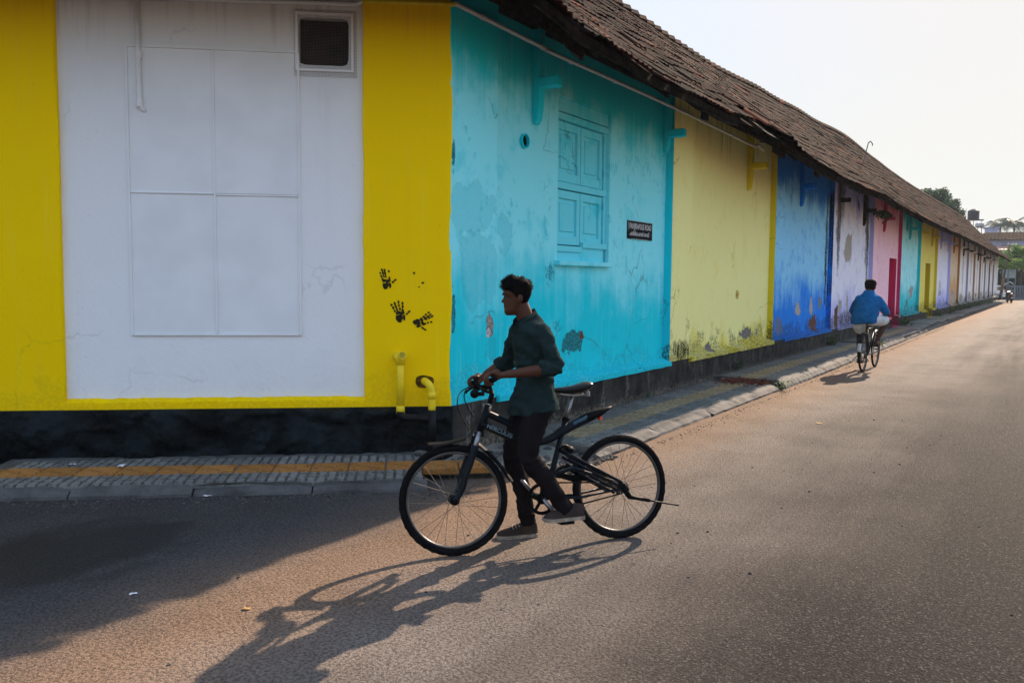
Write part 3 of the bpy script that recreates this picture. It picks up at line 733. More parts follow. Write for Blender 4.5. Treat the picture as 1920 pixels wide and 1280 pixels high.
# ================================================================== THE SHORT WALL ROUND THE CORNER (x = -s)
LR = (0, 0, ROT_L)
pilaster('pilaster', -.77, 0.0, .06, ZB, ZT, (M['left_yellow'], M['left_yellow']), jit=.011, seed=41, rot=LR)
pilaster('pilaster', -9.0, -3.29, .06, ZB, ZT, (M['left_yellow'], M['left_yellow']), jit=.009, seed=42, rot=LR)
VENT = (-1.315, -.885, 3.47, 3.885)
m = MB(); panel(m, -3.30, -.765, ZB, ZT, .055, [VENT]); reveal(m, *VENT, .055, .16)
o = m.build('wall_bay', M['left_white'], wh, rot=LR); o['label'] = 'white recessed panel of the short wall'
m = MB(); rings = []; rg = random.Random(3)
for q in range(40):
    x = -3.30 + 2.54 * q / 39; j = rg.uniform(-.005, .005)
    rings.append([(x, .052, ZB), (x, .052, .592 + j), (x, .02, .578 + j), (x, -.002, .56 + j), (x, -.004, ZB)])
m.loft(rings); m.build('ledge', M['left_yellow'], wh, rot=LR, recalc=True)
plinth('plinth', -9.0, .02, -.02, ZB, M['black_stone'], rot=LR, cell=.02, depth=.16, sc=.75, seed=5.0)

# boarded-up opening: four sheets with cover strips
bw = empty('boarded_opening', parent=wh); bw.rotation_euler = LR
BX = [-2.735, -2.035, -1.325]; BZ = [1.145, 2.36, 3.575]
for i in range(2):
    for j in range(2):
        m = MB(); a, b, c, d = BX[i] + .006, BX[i + 1] - .006, BZ[j] + .005, BZ[j + 1] - .005; nx = nz = 10; vs = []; fs = []
        rg = random.Random(i * 2 + j)
        for p in range(nx + 1):
            for q in range(nz + 1):
                x = a + (b - a) * p / nx; z = c + (d - c) * q / nz
                y = .048 - .006 * mnoise.noise(Vector((x * 2.2, z * 2.2, i + j * 3))) - (.003 * abs(mnoise.noise(Vector((x * 9, z * 9, 3)))) if q < 2 else 0)
                vs.append((x, y, z))
        for p in range(nx):
            for q in range(nz):
                k = p * (nz + 1) + q; fs.append((k, k + nz + 1, k + nz + 2, k + 1))
        m.add(vs, fs); m.build('board', M['board_white'], bw, smooth=True)
def strip(a, b, c, d, t=.034):
    m = MB(); m.box(a, b, t, .056, c, d); m.build('cover_strip', M['board_white'], bw, bevel=.004)
strip(BX[0] - .014, BX[0] + .006, BZ[0] - .01, BZ[2] + .012); strip(BX[2] - .006, BX[2] + .012, BZ[0] - .01, BZ[2] + .0)
strip(BX[0] - .002, BX[2], BZ[2] - .004, BZ[2] + .018, .036); strip(BX[0] + .007, BX[2] - .007, BZ[0] - .012, BZ[0] + .004, .036)
strip(BX[1] - .009, BX[1] + .009, BZ[0] + .005, BZ[2] - .005, .035); strip(BX[0] + .007, BX[1] - .01, BZ[1] - .008, BZ[1] + .006, .037); strip(BX[1] + .01, BX[2] - .007, BZ[1] - .016, BZ[1] - .002, .037)

# wire-mesh ventilator
vn = empty('ventilator', parent=wh); vn.rotation_euler = LR
m = MB(); m.box(VENT[0], VENT[1], .158, .17, VENT[2], VENT[3]); m.build('backing', simple('brown_dark_interior', (.035, .018, .014), .9, .1, var=.8, sc=3), vn)
x0, x1, z0, z1 = VENT[0] - .03, VENT[1] + .035, VENT[2] - .045, VENT[3] + .04
for a, b, c, d in ((x0, x0 + .022, z0, z1), (x1 - .022, x1, z0, z1), (x0 + .022, x1 - .022, z1 - .022, z1), (x0 + .022, x1 - .022, z0, z0 + .022)):
    m = MB(); m.box(a, b, .035, .056, c, d); m.build('frame', M['board_white'], vn, bevel=.003)
m = MB(); st = .0125; x = x0 - .01
while x < x1 + .03: m.box(x, x + .0012, .0464, .0475, z0 - .045, z1 + .03); x += st
z = z0 - .045
while z < z1 + .03: m.box(x0 - .01, x1 + .03, .0476, .0485, z, z + .0012); z += st
m.build('wire_mesh', simple('dull_wire', (.16, .155, .15), .7, .2), vn)
# white mask of overpainted mesh: thin plaster lips round the opening
m = MB(); n = 40; rin = []; rout = []
for j in range(n):
    th = 2 * math.pi * j / n; c_, s_ = math.cos(th), math.sin(th); q = 9.0; k = (abs(c_) ** q + abs(s_) ** q) ** (-1 / q)
    cx_, cz_ = (VENT[0] + VENT[1]) / 2 - .005, (VENT[2] + VENT[3]) / 2 + .0; hx, hz = (VENT[1] - VENT[0]) / 2, (VENT[3] - VENT[2]) / 2
    jt = 1 + .035 * mnoise.noise(Vector((c_ * 2, s_ * 2, 1)))
    rin.append((cx_ + k * c_ * hx * .99 * jt, .052, cz_ + k * s_ * hz * .96 * jt)); k2 = 1 / max(abs(c_), abs(s_))
    rout.append((cx_ + k2 * c_ * (hx + .02), .052, cz_ + k2 * s_ * (hz + .03)))
m.loft([rin, rout], cap=False); m.build('paint_lip', M['left_white'], vn)

# pipes on the short wall
pipe_run(wh, [(-9, -.005, 3.93), (-3.3, -.004, 3.955), (-.83, .02, 4.0), (-.765, -.03, 4.015)], .02, M['pvc_white'], rot=LR)
pipe_run(wh, [(-.77, -.03, 4.015), (.03, -.03, 4.025)], .021, M['pvc_yellow'], rot=LR)
pipe_run(wh, [(-2.64, .03, 3.96), (-2.635, .03, 3.09), (-2.62, .035, 3.06), (-2.60, .055, 3.045), (-2.6, .08, 3.04)], .021, M['pvc_white'], rot=LR, name='drop_pipe', couplings=[((-2.635, .03, 3.5), (0, 0, 1)), ((-2.635, .03, 3.1), (0, 0, 1))])
m = MB(); m.box(-2.60, -2.555, .0535, .058, 3.01, 3.065); m.build('pipe_hole', M['void'], wh, rot=LR)

dp = empty('drain_pipes', parent=wh); dp.rotation_euler = LR
r1 = .034
m = MB(); m.tube(cr([(-.49, .03, .955), (-.475, -.055, .955), (-.452, -.075, .93)], 4), r1 * 1.12, 12); m.tube([(-.45, -.075, .99), (-.45, -.075, .47)], r1, 14); m.tube([(-.45, -.075, .885), (-.45, -.075, 1.0)], r1 * 1.18, 14)
m.tube([(-.45, -.06, .965), (-.435, -.135, .972)], r1 * 1.1, 14); m.tube([(-.45, -.075, .45), (-.45, -.075, .52)], r1 * 1.12, 14)
o = m.build('waste_pipe', M['pvc_yellow'], dp, smooth=True)
m = MB(); m.torus(r1 * .95, .007, 20, 8, M=Matrix.Translation((-.4345, -.137, .972)) @ Matrix.Rotation(R(12), 4, 'Z')); m.build('pipe_rim', M['pvc_yellow'], o, smooth=True)
m = MB(); m.tube([(-.435, -.1375, .972), (-.4349, -.1385, .9721)], r1 * .82, 14); m.build('pipe_cap', simple('dull_yellow_cap', (.42, .33, .02), .6, .3), o)
m = MB(); m.tube(cr([(-.24, .05, .725), (-.23, -.04, .728), (-.195, -.085, .70), (-.175, -.09, .63), (-.172, -.09, .48)], 5), r1, 14); m.tube([(-.176, -.09, .58), (-.172, -.09, .64)], r1 * 1.1, 14)
m.build('waste_pipe', M['pvc_yellow'], dp, smooth=True)
m = MB(); m.tube(cr([(-.45, -.085, .47), (-.448, -.085, .44), (-.42, -.085, .418), (-.36, -.085, .412), (-.20, -.09, .410)], 4), r1 * .97, 14); m.tube([(-.30, -.0855, .4115), (-.20, -.09, .41)], r1 * 1.12, 14)
m.build('waste_pipe', M['pvc_black'], dp, smooth=True)
m = MB(); m.tube(cr([(-.172, -.09, .48), (-.172, -.09, .2), (-.165, -.09, .15), (-.12, -.095, .125), (-.04, -.10, .12)], 5), r1 * 1.02, 14); m.tube([(-.172, -.09, .20), (-.172, -.09, .47)], r1 * 1.1, 14)
m.build('waste_pipe', M['pvc_black'], dp, smooth=True)
m = MB(); n = 22; m.add([(-.235 + .085 * math.cos(t) * (1 + .2 * mnoise.noise(Vector((math.cos(t), math.sin(t), 2)) * 1.5)), -.0035, .725 + .062 * math.sin(t) * (1 + .2 * mnoise.noise(Vector((math.cos(t), math.sin(t), 5)) * 1.5))) for t in [2 * math.pi * j / n for j in range(n)]], [tuple(range(n))])
m.build('broken_plaster', simple('raw_plaster_hole', (.16, .085, .012), .9, .1, var=.7, sc=25), wh, rot=LR)

# handprints
def handprint(x, z, rot_, sc, keep=1.0, seed=0, flip=1):
    rg = random.Random(seed); m = MB()
    def blob(cx_, cz_, a, b, ang, pieces=1):
        n = 14; c_, s_ = math.cos(ang), math.sin(ang); pts = []
        for j in range(n):
            t = 2 * math.pi * j / n; k = 1 + rg.uniform(-.22, .22); u, v = a * k * math.cos(t), b * k * math.sin(t)
            pts.append((flip * (cx_ + u * c_ - v * s_), 0, cz_ + u * s_ + v * c_))
        M_ = Matrix.Translation((x, -.0045 - rg.uniform(0, .0008), z)) @ Matrix.Rotation(-rot_, 4, 'Y') @ Matrix.Scale(sc, 4)
        m.add(pts, [tuple(range(n)) if flip > 0 else tuple(reversed(range(n)))], M_)
    sp_k = rg.uniform(.8, 1.2)
    fin = [(a_ * sp_k + rg.gauss(0, .003), b_ + rg.gauss(0, .005), 0) for a_, b_ in ((-.034, .058), (-.012, .066), (.010, .064), (.032, .052))]
    if keep > .6:
        blob(.0, -.012, .018, .022, .3); blob(-.018, -.02, .02, .03, .1); blob(.018, .018, .02, .013, .2); blob(-.01, .024, .022, .012, 0); blob(.024, -.02, .009, .024, -.2)
    else: blob(.02, -.03, .008, .006, 0)
    for k, (fx_, fz, ln) in enumerate(fin):
        for q in range(3):
            if rg.random() > keep: continue
            t = q * .026; blob(fx_ * (1 + t * 6) + rg.gauss(0, .001), fz + t - .012, .0082, rg.uniform(.009, .0155), fx_ * -4)
    for q in range(2):
        if rg.random() <= keep: blob(.052 + q * .02, .0 + q * .012, .013, .008, .5)
    m.build('handprint', M['print'], wh, rot=LR)
handprint(-.57, 1.60, R(12), 1.1, .95, 1); handprint(-.31, 1.60, R(5), 1.1, .38, 2); handprint(-.45, 1.315, R(15), 1.15, .97, 3); handprint(-.28, 1.255, R(-62), 1.1, .97, 4)

# ================================================================== ROOF
EAVE_Z = [(-1.2, 3.97), (-.35, 3.91), (0, 3.85), (.63, 3.73), (2.3, 3.67), (4, 3.72), (6, 3.79), (6.6, 3.76), (7.2, 3.62), (10.4, 3.52), (12.5, 3.57), (14.8, 3.61), (18, 3.56), (23, 3.55), (40, 3.63), (68, 3.68), (90, 3.69)]
NE_S = [(-2, 1.02), (6.3, 1.04), (7.1, 1.16), (90, 1.18)]
RIDGE_Z = [(-2, 6.7), (8.6, 6.72), (13, 6.66), (18, 6.85), (22.5, 6.98), (29, 7.2), (36, 7.08), (42, 7.04), (77, 7.38), (90, 7.4)]
NE, NR = 1.02, -2.55
def roof_pt(s, t, up=0.0):
    ze = spline(EAVE_Z, s); zr = spline(RIDGE_Z, s); ne = spline(NE_S, s); n = ne + (NR - ne) * t
    z = ze + (zr - ze) * t + .05 * mnoise.noise(Vector((s * .35, t * 2.0, 0))) * (1 - .5 * t) - .09 * math.sin(math.pi * t) * (.6 + .6 * mnoise.noise(Vector((s * .12, 3, 1))))
    return Vector((s, -n, z + up))
def s_hip(n): return (.1 - .362 * n) / .77
rf = empty('roof', parent=wh)
# tile: double-waved clay pantile
TW, TL = .235, .335
tprof = [(0, .0), (.10, .022), (.22, .030), (.36, .020), (.47, .004), (.58, .020), (.72, .030), (.86, .020), (1.0, .0)]
def tile_geo():
    vs = []; fs = []; k = len(tprof)
    for yy, lift in ((0, .022), (TL * 1.12, .0)):
        for x, h in tprof: vs.append(((x - .5) * TW * 1.04, yy, h + lift))
    for x, h in tprof: vs.append(((x - .5) * TW * 1.04, 0.004, h + .006))
    for j in range(k - 1):
        fs.append((j, j + 1, k + j + 1, k + j)); fs.append((2 * k + j, 2 * k + j + 1, j + 1, j))
    return vs, fs
tvs, tfs = tile_geo()
ME_tile = bpy.data.meshes.new('tile'); ME_tile.from_pydata(tvs, [], tfs); ME_tile.materials.append(M['tile']); ME_tile.update()
cand = []; rowsN = 15
for c_ in range(int(88 / TW)):
    for r_ in range(rowsN):
        s_ = -1.2 + c_ * TW; t_ = r_ / rowsN; n_ = NE + (NR - NE) * t_
        if s_ < s_hip(n_) - .05 or s_ > 86.6: continue
        cand.append((s_, t_, r_))
rt = random.Random(11); big = MB(); tints = []
def tile_matrix(s_, t_, slip=0.0):
    p = roof_pt(s_, t_); a = roof_pt(s_, min(t_ + .06, 1)); b = roof_pt(s_ + .3, t_)
    ey = (a - p).normalized(); ex = (b - p); ex = (ex - ey * ex.dot(ey)).normalized(); ez = ex.cross(ey)
    Mx = Matrix(((ex.x, ey.x, ez.x, p.x), (ex.y, ey.y, ez.y, p.y), (ex.z, ey.z, ez.z, p.z), (0, 0, 0, 1)))
    return Mx
def jitter(s_, r_):
    sl = 0; ry = rt.gauss(0, .012); rz = rt.gauss(0, .028); lz = abs(rt.gauss(0, .007)); dx = rt.gauss(0, .008); dy = rt.gauss(0, .016)
    for cs, w, rows_, ang in ((2.6, .6, (0, 2), .33), (6.1, .55, (0, 2), .5), (6.9, .5, (0, 3), -.45), (14.9, .7, (0, 2), .3), (11.0, .3, (5, 7), .2), (19.5, .8, (0, 2), .25)):
        if abs(s_ - cs) < w and rows_[0] <= r_ <= rows_[1]:
            rz += ang * rt.uniform(.5, 1.0); lz += .03 * rt.random(); dy -= .08 * rt.random()
    if rt.random() < .012: rz += rt.uniform(-.3, .3); lz += .03
    return Matrix.Translation((dx, dy, .012 + lz)) @ Matrix.Rotation(rz, 4, 'Z') @ Matrix.Rotation(ry, 4, 'Y') @ Matrix.Rotation(rt.gauss(0, .018), 4, 'X')
single = sorted([c for c in cand if c[0] > -.3 and c[2] < 12], key=lambda c: c[0] + c[2] * .25)[:290]; single_set = set(single)
for c_ in cand:
    s_, t_, r_ = c_; Mx = tile_matrix(s_, t_) @ jitter(s_, r_)
    if 6.35 < s_ < 6.75 and r_ < 1: continue
    if c_ in single_set:
        o = bpy.data.objects.new('tile', ME_tile); COL.objects.link(o); o.parent = rf; o.matrix_local = Mx
    else:
        big.add(tvs, tfs, Mx); tints.extend([rt.random()] * len(tvs))
o = big.build('tile_field', M['tile'], rf); o['kind'] = 'stuff'
a_ = o.data.attributes.new('tint', 'FLOAT', 'POINT'); a_.data.foreach_set('value', tints)
# ridge cappings
m = MB(); s_ = 1.2; tn = []
while s_ < 86:
    p = roof_pt(s_, 1.0); m.tube([p + Vector((0, 0, .0)), roof_pt(s_ + .40, 1.0) + Vector((0, 0, .035))], [.10, .125], 8); tn += [rt.random()] * 16; s_ += .37
o = m.build('ridge_tiles', M['tile'], rf); o['kind'] = 'stuff'; a_ = o.data.attributes.new('tint', 'FLOAT', 'POINT'); a_.data.foreach_set('value', tn)
# boarding under the tiles, back slope, the hipped roof over the short wing
m = MB(); sts = [x * .5 - 1.2 for x in range(176)]
for a, b in zip(sts, sts[1:]):
    for t0, t1 in ((.0, .3), (.3, .65), (.65, 1.0)):
        if a < s_hip(NE + (NR - NE) * t0) - .05: continue
        m.quad(*(roof_pt(q, t) + Vector((0, .03, -.035)) for q, t in ((a, t0), (b, t0), (b, t1), (a, t1))))
m.build('boarding', M['wood'], rf)
m = MB()
for a, b in zip(sts[4:], sts[5:]):
    ra, rb = roof_pt(a, 1), roof_pt(b, 1); m.quad(ra, rb, Vector((b, 6.1, 3.7)), Vector((a, 6.1, 3.7)))
hipE = Vector((-.34, -NE, 3.86)); hipR = roof_pt(1.33, 1.0)
LX = Matrix.Rotation(ROT_L, 4, 'Z')
le = LX @ Vector((-10, -.9, 4.05)); lr = LX @ Vector((-10, 2.6, 6.75)); lb = LX @ Vector((-10, 6.1, 4.0))
m.quad(hipE, hipR, lr, le); m.quad(hipR, Vector((1.9, 6.1, 3.7)), lb, lr)
m.build('far_slope', M['tile'], rf)
# fascia, rafters, battens
s_ = -.2
while s_ < 86:
    L_ = rt.uniform(1.2, 3.0); m = MB(); s2 = min(s_ + L_, 86.2); dz = rt.uniform(-.02, .03); rings = []
    for q in range(5):
        x = s_ + (s2 - s_) * q / 4; p = roof_pt(x, .012); dz += rt.uniform(-.012, .012); rings.append([p + Vector((0, .01, -.085 + dz)), p + Vector((0, .035, -.085 + dz)), p + Vector((0, .035, .016)), p + Vector((0, .01, .016))])
    m.loft(rings)
    if rt.random() > .12 or s_ > 30: m.build('fascia', M['wood'], rf, recalc=True, loc=(0, rt.uniform(-.012, .03), 0))
    s_ = s2 + rt.uniform(.005, .05)
s_ = 0.1
while s_ < 86:
    m = MB(); w_ = .045; dp_ = rt.uniform(.07, .11); t1 = .42; rings = []
    for t in (.03, t1):
        p = roof_pt(s_, t); rings.append([p + Vector((-w_, .02, -.045 - dp_)), p + Vector((w_, .02, -.045 - dp_)), p + Vector((w_, .02, -.04)), p + Vector((-w_, .02, -.04))])
    m.loft(rings); m.build('rafter', M['wood'], rf, recalc=True); s_ += rt.uniform(.72, .95) if s_ < 30 else 2.2
m = MB(); m.box(.5, 86, -.02, .17, 4.22, 4.36); m.build('wall_plate', M['wood'], rf)
# hanging bits of torn boarding
for s_, L_ in ((.9, .4), (4.3, .3), (6.35, .6), (6.75, .5), (7.3, .5), (9.8, .4)):
    p = roof_pt(s_, .05); m = MB(); m.box(-L_ / 2, L_ / 2, -.012, .012, -.10, .02)
    m.build('loose_board', M['wood'], rf, loc=p + Vector((0, .10, -.08)), rot=(rt.uniform(-.3, .2), rt.uniform(-.12, .12), rt.uniform(-.12, .12)))
# ================================================================== BICYCLES
M['bike_frame'] = simple('dark_blue_black_frame', (.006, .010, .015), .45, .12, var=.4, sc=6)
M['bike_black'] = simple('black_plastic', (.004, .0045, .005), .6, .07, var=.3)
M['rubber'] = simple('tyre_rubber', (.007, .007, .0075), .9, .04, var=.3, sc=40, bump=.4)
M['steel'] = simple('dull_steel', (.30, .30, .30), .34, .5, .9, var=.3, sc=20)
M['rim'] = simple('rim_dark_steel', (.10, .095, .09), .4, .5, .7, var=.3)
M['spoke'] = simple('spoke_wire', (.10, .095, .09), .5, .4, .6, var=.2)
M['decal'] = simple('worn_decal', (.16, .22, .24), .5, .4, var=.55, sc=40)
M['decal_blue'] = simple('blue_decal', (.01, .10, .17), .4, .5, var=.6, sc=30)
M['lamp_red'] = simple('orange_red_reflector', (.75, .07, .015), .25, .6, var=.1)
M['seat'] = simple('black_vinyl_saddle', (.006, .0065, .009), .36, .25, var=.3)

def wheel(parent, c, Rw, rt_, nsp, steer=0.0, tread=True, spokes_single=True, hubmat='steel', tw=1.0):
    wl = empty('wheel', parent=parent); wl.location = c; wl.rotation_euler = (0, 0, steer)
    m = MB(); n, k = 72, 12; vs = []; fs = []
    for i in range(n):
        th = 2 * math.pi * i / n
        for j in range(k):
            ph = 2 * math.pi * j / k; kn = .0022 * (1 if (i + (j % 2)) % 2 else -1) if (tread and math.cos(ph) > .2) else 0
            rr = Rw - rt_ + (rt_ + kn) * math.cos(ph); vs.append((rr * math.cos(th), rt_ * tw * math.sin(ph), rr * math.sin(th)))
    for i in range(n):
        for j in range(k): fs.append((i * k + j, ((i + 1) % n) * k + j, ((i + 1) % n) * k + (j + 1) % k, i * k + (j + 1) % k))
    m.add(vs, fs); m.build('tyre', M['rubber'], wl, smooth=not tread)
    ri = Rw - 2 * rt_ - .008
    m = MB(); m.torus(ri + .004, .009, 64, 8, ry=.012); m.build('rim', M['rim'], wl, smooth=True)
    m = MB(); m.lathe([(.009, -.06), (.009, -.045), (.016, -.04), (.03, -.036), (.03, -.032), (.015, -.028), (.013, 0), (.015, .028), (.03, .032), (.03, .036), (.016, .04), (.009, .045), (.009, .06)], 14, axis='Y'); m.build('hub', M[hubmat], wl, smooth=False)
    for i in range(nsp):
        th = 2 * math.pi * i / nsp; sd = 1 if i % 2 else -1; off = .55 * (1 if (i // 2) % 2 else -1)
        a = Vector((.028 * math.cos(th + off * 2.2), sd * .034, .028 * math.sin(th + off * 2.2))); b = Vector((ri * math.cos(th), sd * .004, ri * math.sin(th)))
        m = MB(); m.tube([a, b], .0013, 4, cap=False); m.build('spoke', M['spoke'], wl)
    return wl

LEAN = R(6.0)
BA = on_ground(1165, 1008); BU = (on_ground(858, 1040) - BA); BROT = math.atan2(BU.y, BU.x)
BM_FLAT = Matrix.Translation(BA) @ Matrix.Rotation(BROT, 4, 'Z'); BM = BM_FLAT @ Matrix.Rotation(LEAN, 4, 'X')
bk = empty('bicycle', BM); tag(bk, 'black mountain bicycle with curved twin-tube frame, walked across the road', 'bicycle')
HF = Vector((1.10, 0, .328)); HR = Vector((0, 0, .328)); BBK = Vector((.555, 0, .30))
ST = R(-7)      # steering
wheel(bk, HR, .328, .0215, 28)
def part(mb, name, mat, parent=None, **k):
    return mb.build(name, mat, parent if parent is not None else bk, **k)
# steered assembly
AX0 = Vector((.868, 0, .88)); AXD = (Vector((.93, 0, .72)) - AX0).normalized()
SM = Matrix.Translation(AX0) @ Matrix.Rotation(-ST, 4, AXD) @ Matrix.Translation(-AX0)
fw = wheel(bk, (0, 0, 0), .328, .0215, 28, hubmat='bike_black'); fw.matrix_local = SM @ Matrix.Translation(HF)
fk = empty('fork', parent=bk); fk.matrix_local = SM
m = MB(); m.tube([(.873, 0, .87), (.935, 0, .715)], .019, 10); m.box(.915, .955, -.062, .062, .695, .73); o = m.build('crown', M['bike_black'], fk, bevel=.006)
for sd in (1, -1):
    m = MB(); m.tube([(.937, sd * .055, .725), (.985, sd * .056, .60)], .016, 10); m.build('stanchion', M['steel'], fk, smooth=True)
    m = MB(); m.tube(cr([(.968, sd * .056, .645), (1.0, sd * .057, .56), (1.035, sd * .058, .47), (1.06, sd * .058, .39), (1.10, sd * .056, .328)], 4), [.023] * 8 + [.021] * 4 + [.019] * 4 + [.02], 10); m.build('fork_leg', M['bike_frame'], fk, smooth=True)
    m = MB(); m.tube([(.975, sd * .05, .60), (.972, sd * .035, .665), (.965, sd * .02, .70)], .008, 6); m.box(.96, .99, sd * .028 - .006, sd * .028 + .006, .60, .66); m.build('brake_arm', M['bike_black'], fk)
def fender(a0, a1, c, r, w, n=16, lift=0.0):
    m = MB(); rings = []
    for i in range(n + 1):
        t = i / n; th = R(a0 + (a1 - a0) * t); rr = r + lift * (t - .5) ** 2 * 4; ring = []
        for j in range(7):
            q = (j / 6 - .5) * 2; ring.append((c[0] + (rr - .016 * q * q) * math.cos(th), w * q, c[2] + (rr - .016 * q * q) * math.sin(th)))
        for j in reversed(range(7)):
            q = (j / 6 - .5) * 2; ring.append((c[0] + (rr - .004 - .016 * q * q) * math.cos(th), w * q, c[2] + (rr - .004 - .016 * q * q) * math.sin(th)))
        rings.append(ring)
    m.loft(rings); return m
fender(66, 103, HF, .352, .034, lift=.03).build('fender', M['bike_black'], fk, smooth=False, recalc=True)
fender(112, 166, HF, .354, .032, lift=.025).build('fender', M['bike_black'], fk, smooth=False, recalc=True)
# handlebar
GN = Vector((.90, .275, 1.03)); GF = Vector((.90, -.275, 1.03))
hb = empty('handlebar', parent=bk); hb.matrix_local = SM
m = MB(); m.tube([(.868, 0, .875), (.845, 0, .945), (.85, 0, .965)], .016, 10); m.build('stem', M['bike_black'], hb, smooth=True)
m = MB(); m.lathe([(.021, -.008), (.022, 0), (.021, .008)], 14, M=Matrix.Translation((.866, 0, .882)) @ Matrix.Rotation(R(-22), 4, 'Y')); m.build('headset_ring', M['steel'], hb)
m = MB(); m.tube(cr([(.895, .33, 1.03), GN, (.895, .17, 1.01), (.865, .08, .97), (.855, 0, .963), (.865, -.08, .97), (.895, -.17, 1.01), GF, (.895, -.33, 1.03)], 4), .0115, 8); m.build('bar', M['bike_black'], hb, smooth=True)
for sd in (1, -1):
    m = MB(); m.tube([(.90, sd * .215, 1.022), (.895, sd * .34, 1.031)], .017, 10); m.build('grip', M['rubber'], hb, smooth=True)
    m = MB(); m.tube(cr([(.90, sd * .18, 1.005), (.94, sd * .19, .99), (.955, sd * .24, .975), (.95, sd * .30, .965)], 4), .007, 6); m.box(.885, .925, sd * .185 - .018, sd * .185 + .018, .975, 1.02); m.build('brake_lever', M['bike_black'], hb)
m = MB(); m.tube(cr([(.915, -.18, 1.0), (.99, -.16, .985), (1.04, -.10, .93), (1.045, -.03, .85), (.99, .01, .74)], 6), .0035, 6); m.build('brake_cable', M['bike_black'], hb)
m = MB(); m.tube(cr([(.925, .18, 1.0), (1.0, .10, 1.0), (1.02, .02, .93), (.97, .01, .82)], 6), .0035, 6); m.build('brake_cable', M['bike_black'], hb)
m = MB(); m.ellipsoid((.955, .02, .955), (.028, .03, .028)); m.box(.90, .955, -.01, .05, .94, .965); m.build('bell', M['bike_black'], hb)
# frame
fr = empty('frame', parent=bk)
m = MB(); m.tube([(.868, 0, .882), (.925, 0, .735)], .0235, 12); m.build('head_tube', M['bike_frame'], fr, smooth=True)
LOW = cr([(.915, 0, .775), (.80, 0, .715), (.68, 0, .665), (.58, 0, .642), (.48, 0, .655), (.39, 0, .70), (.27, 0, .752), (.17, 0, .79)], 5)
m = MB(); m.tube(LOW, [.0245] * 12 + [.026] * 12 + [.03] * 12, 12); m.build('lower_tube', M['bike_frame'], fr, smooth=True)
m = MB(); m.tube(cr([(.885, 0, .835), (.80, 0, .795), (.70, 0, .745), (.62, 0, .69), (.56, 0, .655)], 5), .0225, 12); m.build('upper_tube', M['bike_frame'], fr, smooth=True)
m = MB(); m.tube([(.545, 0, .30), (.465, 0, .45), (.362, 0, .775)], .018, 12); m.build('seat_tube', M['bike_frame'], fr, smooth=True)
m = MB(); m.tube([(.37, 0, .75), (.312, 0, .925)], .0145, 12); m.build('seat_post', M['steel'], fr, smooth=True)
m = MB(); m.lathe([(.023, -.012), (.024, .012)], 12, M=Matrix.Translation((.363, 0, .772)) @ Matrix.Rotation(R(-18), 4, 'Y')); m.build('seat_clamp', M['bike_black'], fr)
# tail piece: flat moulded mudguard
rings = []
for u_, z_, w_, h_ in ((.27, .755, .026, .030), (.20, .785, .034, .030), (.13, .805, .04, .026), (.08, .826, .036, .012), (.045, .84, .02, .005)):
    rings.append([(u_ + .3 * q_, w_ * p_, z_ + h_ * q_) for p_, q_ in ((1, .2), (.7, .9), (0, 1), (-.7, .9), (-1, .2), (-.8, -.8), (0, -1), (.8, -.8))])
    rings[-1] = [(u_, w_ * p_, z_ + h_ * q_) for p_, q_ in ((1, .2), (.7, .9), (0, 1), (-.7, .9), (-1, .2), (-.8, -.8), (0, -1), (.8, -.8))]
m = MB(); m.loft(rings); m.build('tail_guard', M['bike_black'], fr, smooth=True, recalc=True)
m = MB(); m.box(.118, .135, -.022, .022, .758, .792); m.build('tail_reflector', M['lamp_red'], fr, bevel=.004)
m = MB(); m.tube([(.225, .0275, .785), (.32, .0295, .745)], [.012, .01], 6, flat=.25, up=(0, 0, 1)); m.build('side_decal', M['decal_blue'], fr)
t = text_mesh('lettering', 'HERCULES', .036, M['decal'], fr, (0, 0, 0), (0, 0, 0), sx=.175, ext=.0006, offset=.0012)
dv = Vector((.72, 0, .681)) - Vector((.895, 0, .7635)); dv.normalize(); nz_ = Vector((0, 1, 0)); yv = nz_.cross(dv)
sc_ = t.scale[0]; t.matrix_local = Matrix(((dv.x, yv.x, nz_.x, .893), (dv.y, yv.y, nz_.y, .0252), (dv.z, yv.z, nz_.z, .7515), (0, 0, 0, 1))) @ Matrix.Diagonal((sc_, 1, 1, 1))
# swing arm rods, stays, chain guard
for sd in (1, -1):
    for k, (a, b) in enumerate((((.415, .035, .588), (.015, .062, .362)), ((.375, .048, .535), (.04, .062, .343)), ((.345, .052, .488), (.045, .062, .315)), ((.315, .052, .445), (.07, .06, .300)))):
        m = MB(); m.tube([(a[0], sd * a[1], a[2]), (b[0], sd * b[1], b[2])], .0105 if k == 0 else .0082, 8); part(m, 'swing_arm_rod', M['bike_frame'], fr, smooth=True)
    m = MB(); m.tube(cr([(.475, sd * .02, .435), (.41, sd * .05, .455), (.35, sd * .055, .472), (.28, sd * .058, .45)], 4), .012, 8); part(m, 'stay', M['bike_frame'], fr, smooth=True)
    m = MB(); m.tube([(.545, sd * .03, .295), (.30, sd * .055, .29), (.01, sd * .062, .325)], .0085, 8); part(m, 'chain_stay', M['bike_frame'], fr, smooth=True)
    m = MB(); m.tube([(.045, sd * .066, .352), (.012, sd * .066, .34), (-.012, sd * .066, .31), (-.022, sd * .066, .27)], [.014, .026, .024, .012], 8, flat=.25, up=(1, 0, 0)); part(m, 'dropout', M['bike_black'], fr, smooth=True)
m = MB(); m.tube(cr([(.43, 0, .59), (.37, 0, .60), (.33, 0, .565)], 4), .02, 8); m.ellipsoid((.35, 0, .585), (.035, .04, .025)); part(m, 'rear_brake', M['bike_black'], fr)
rings = []
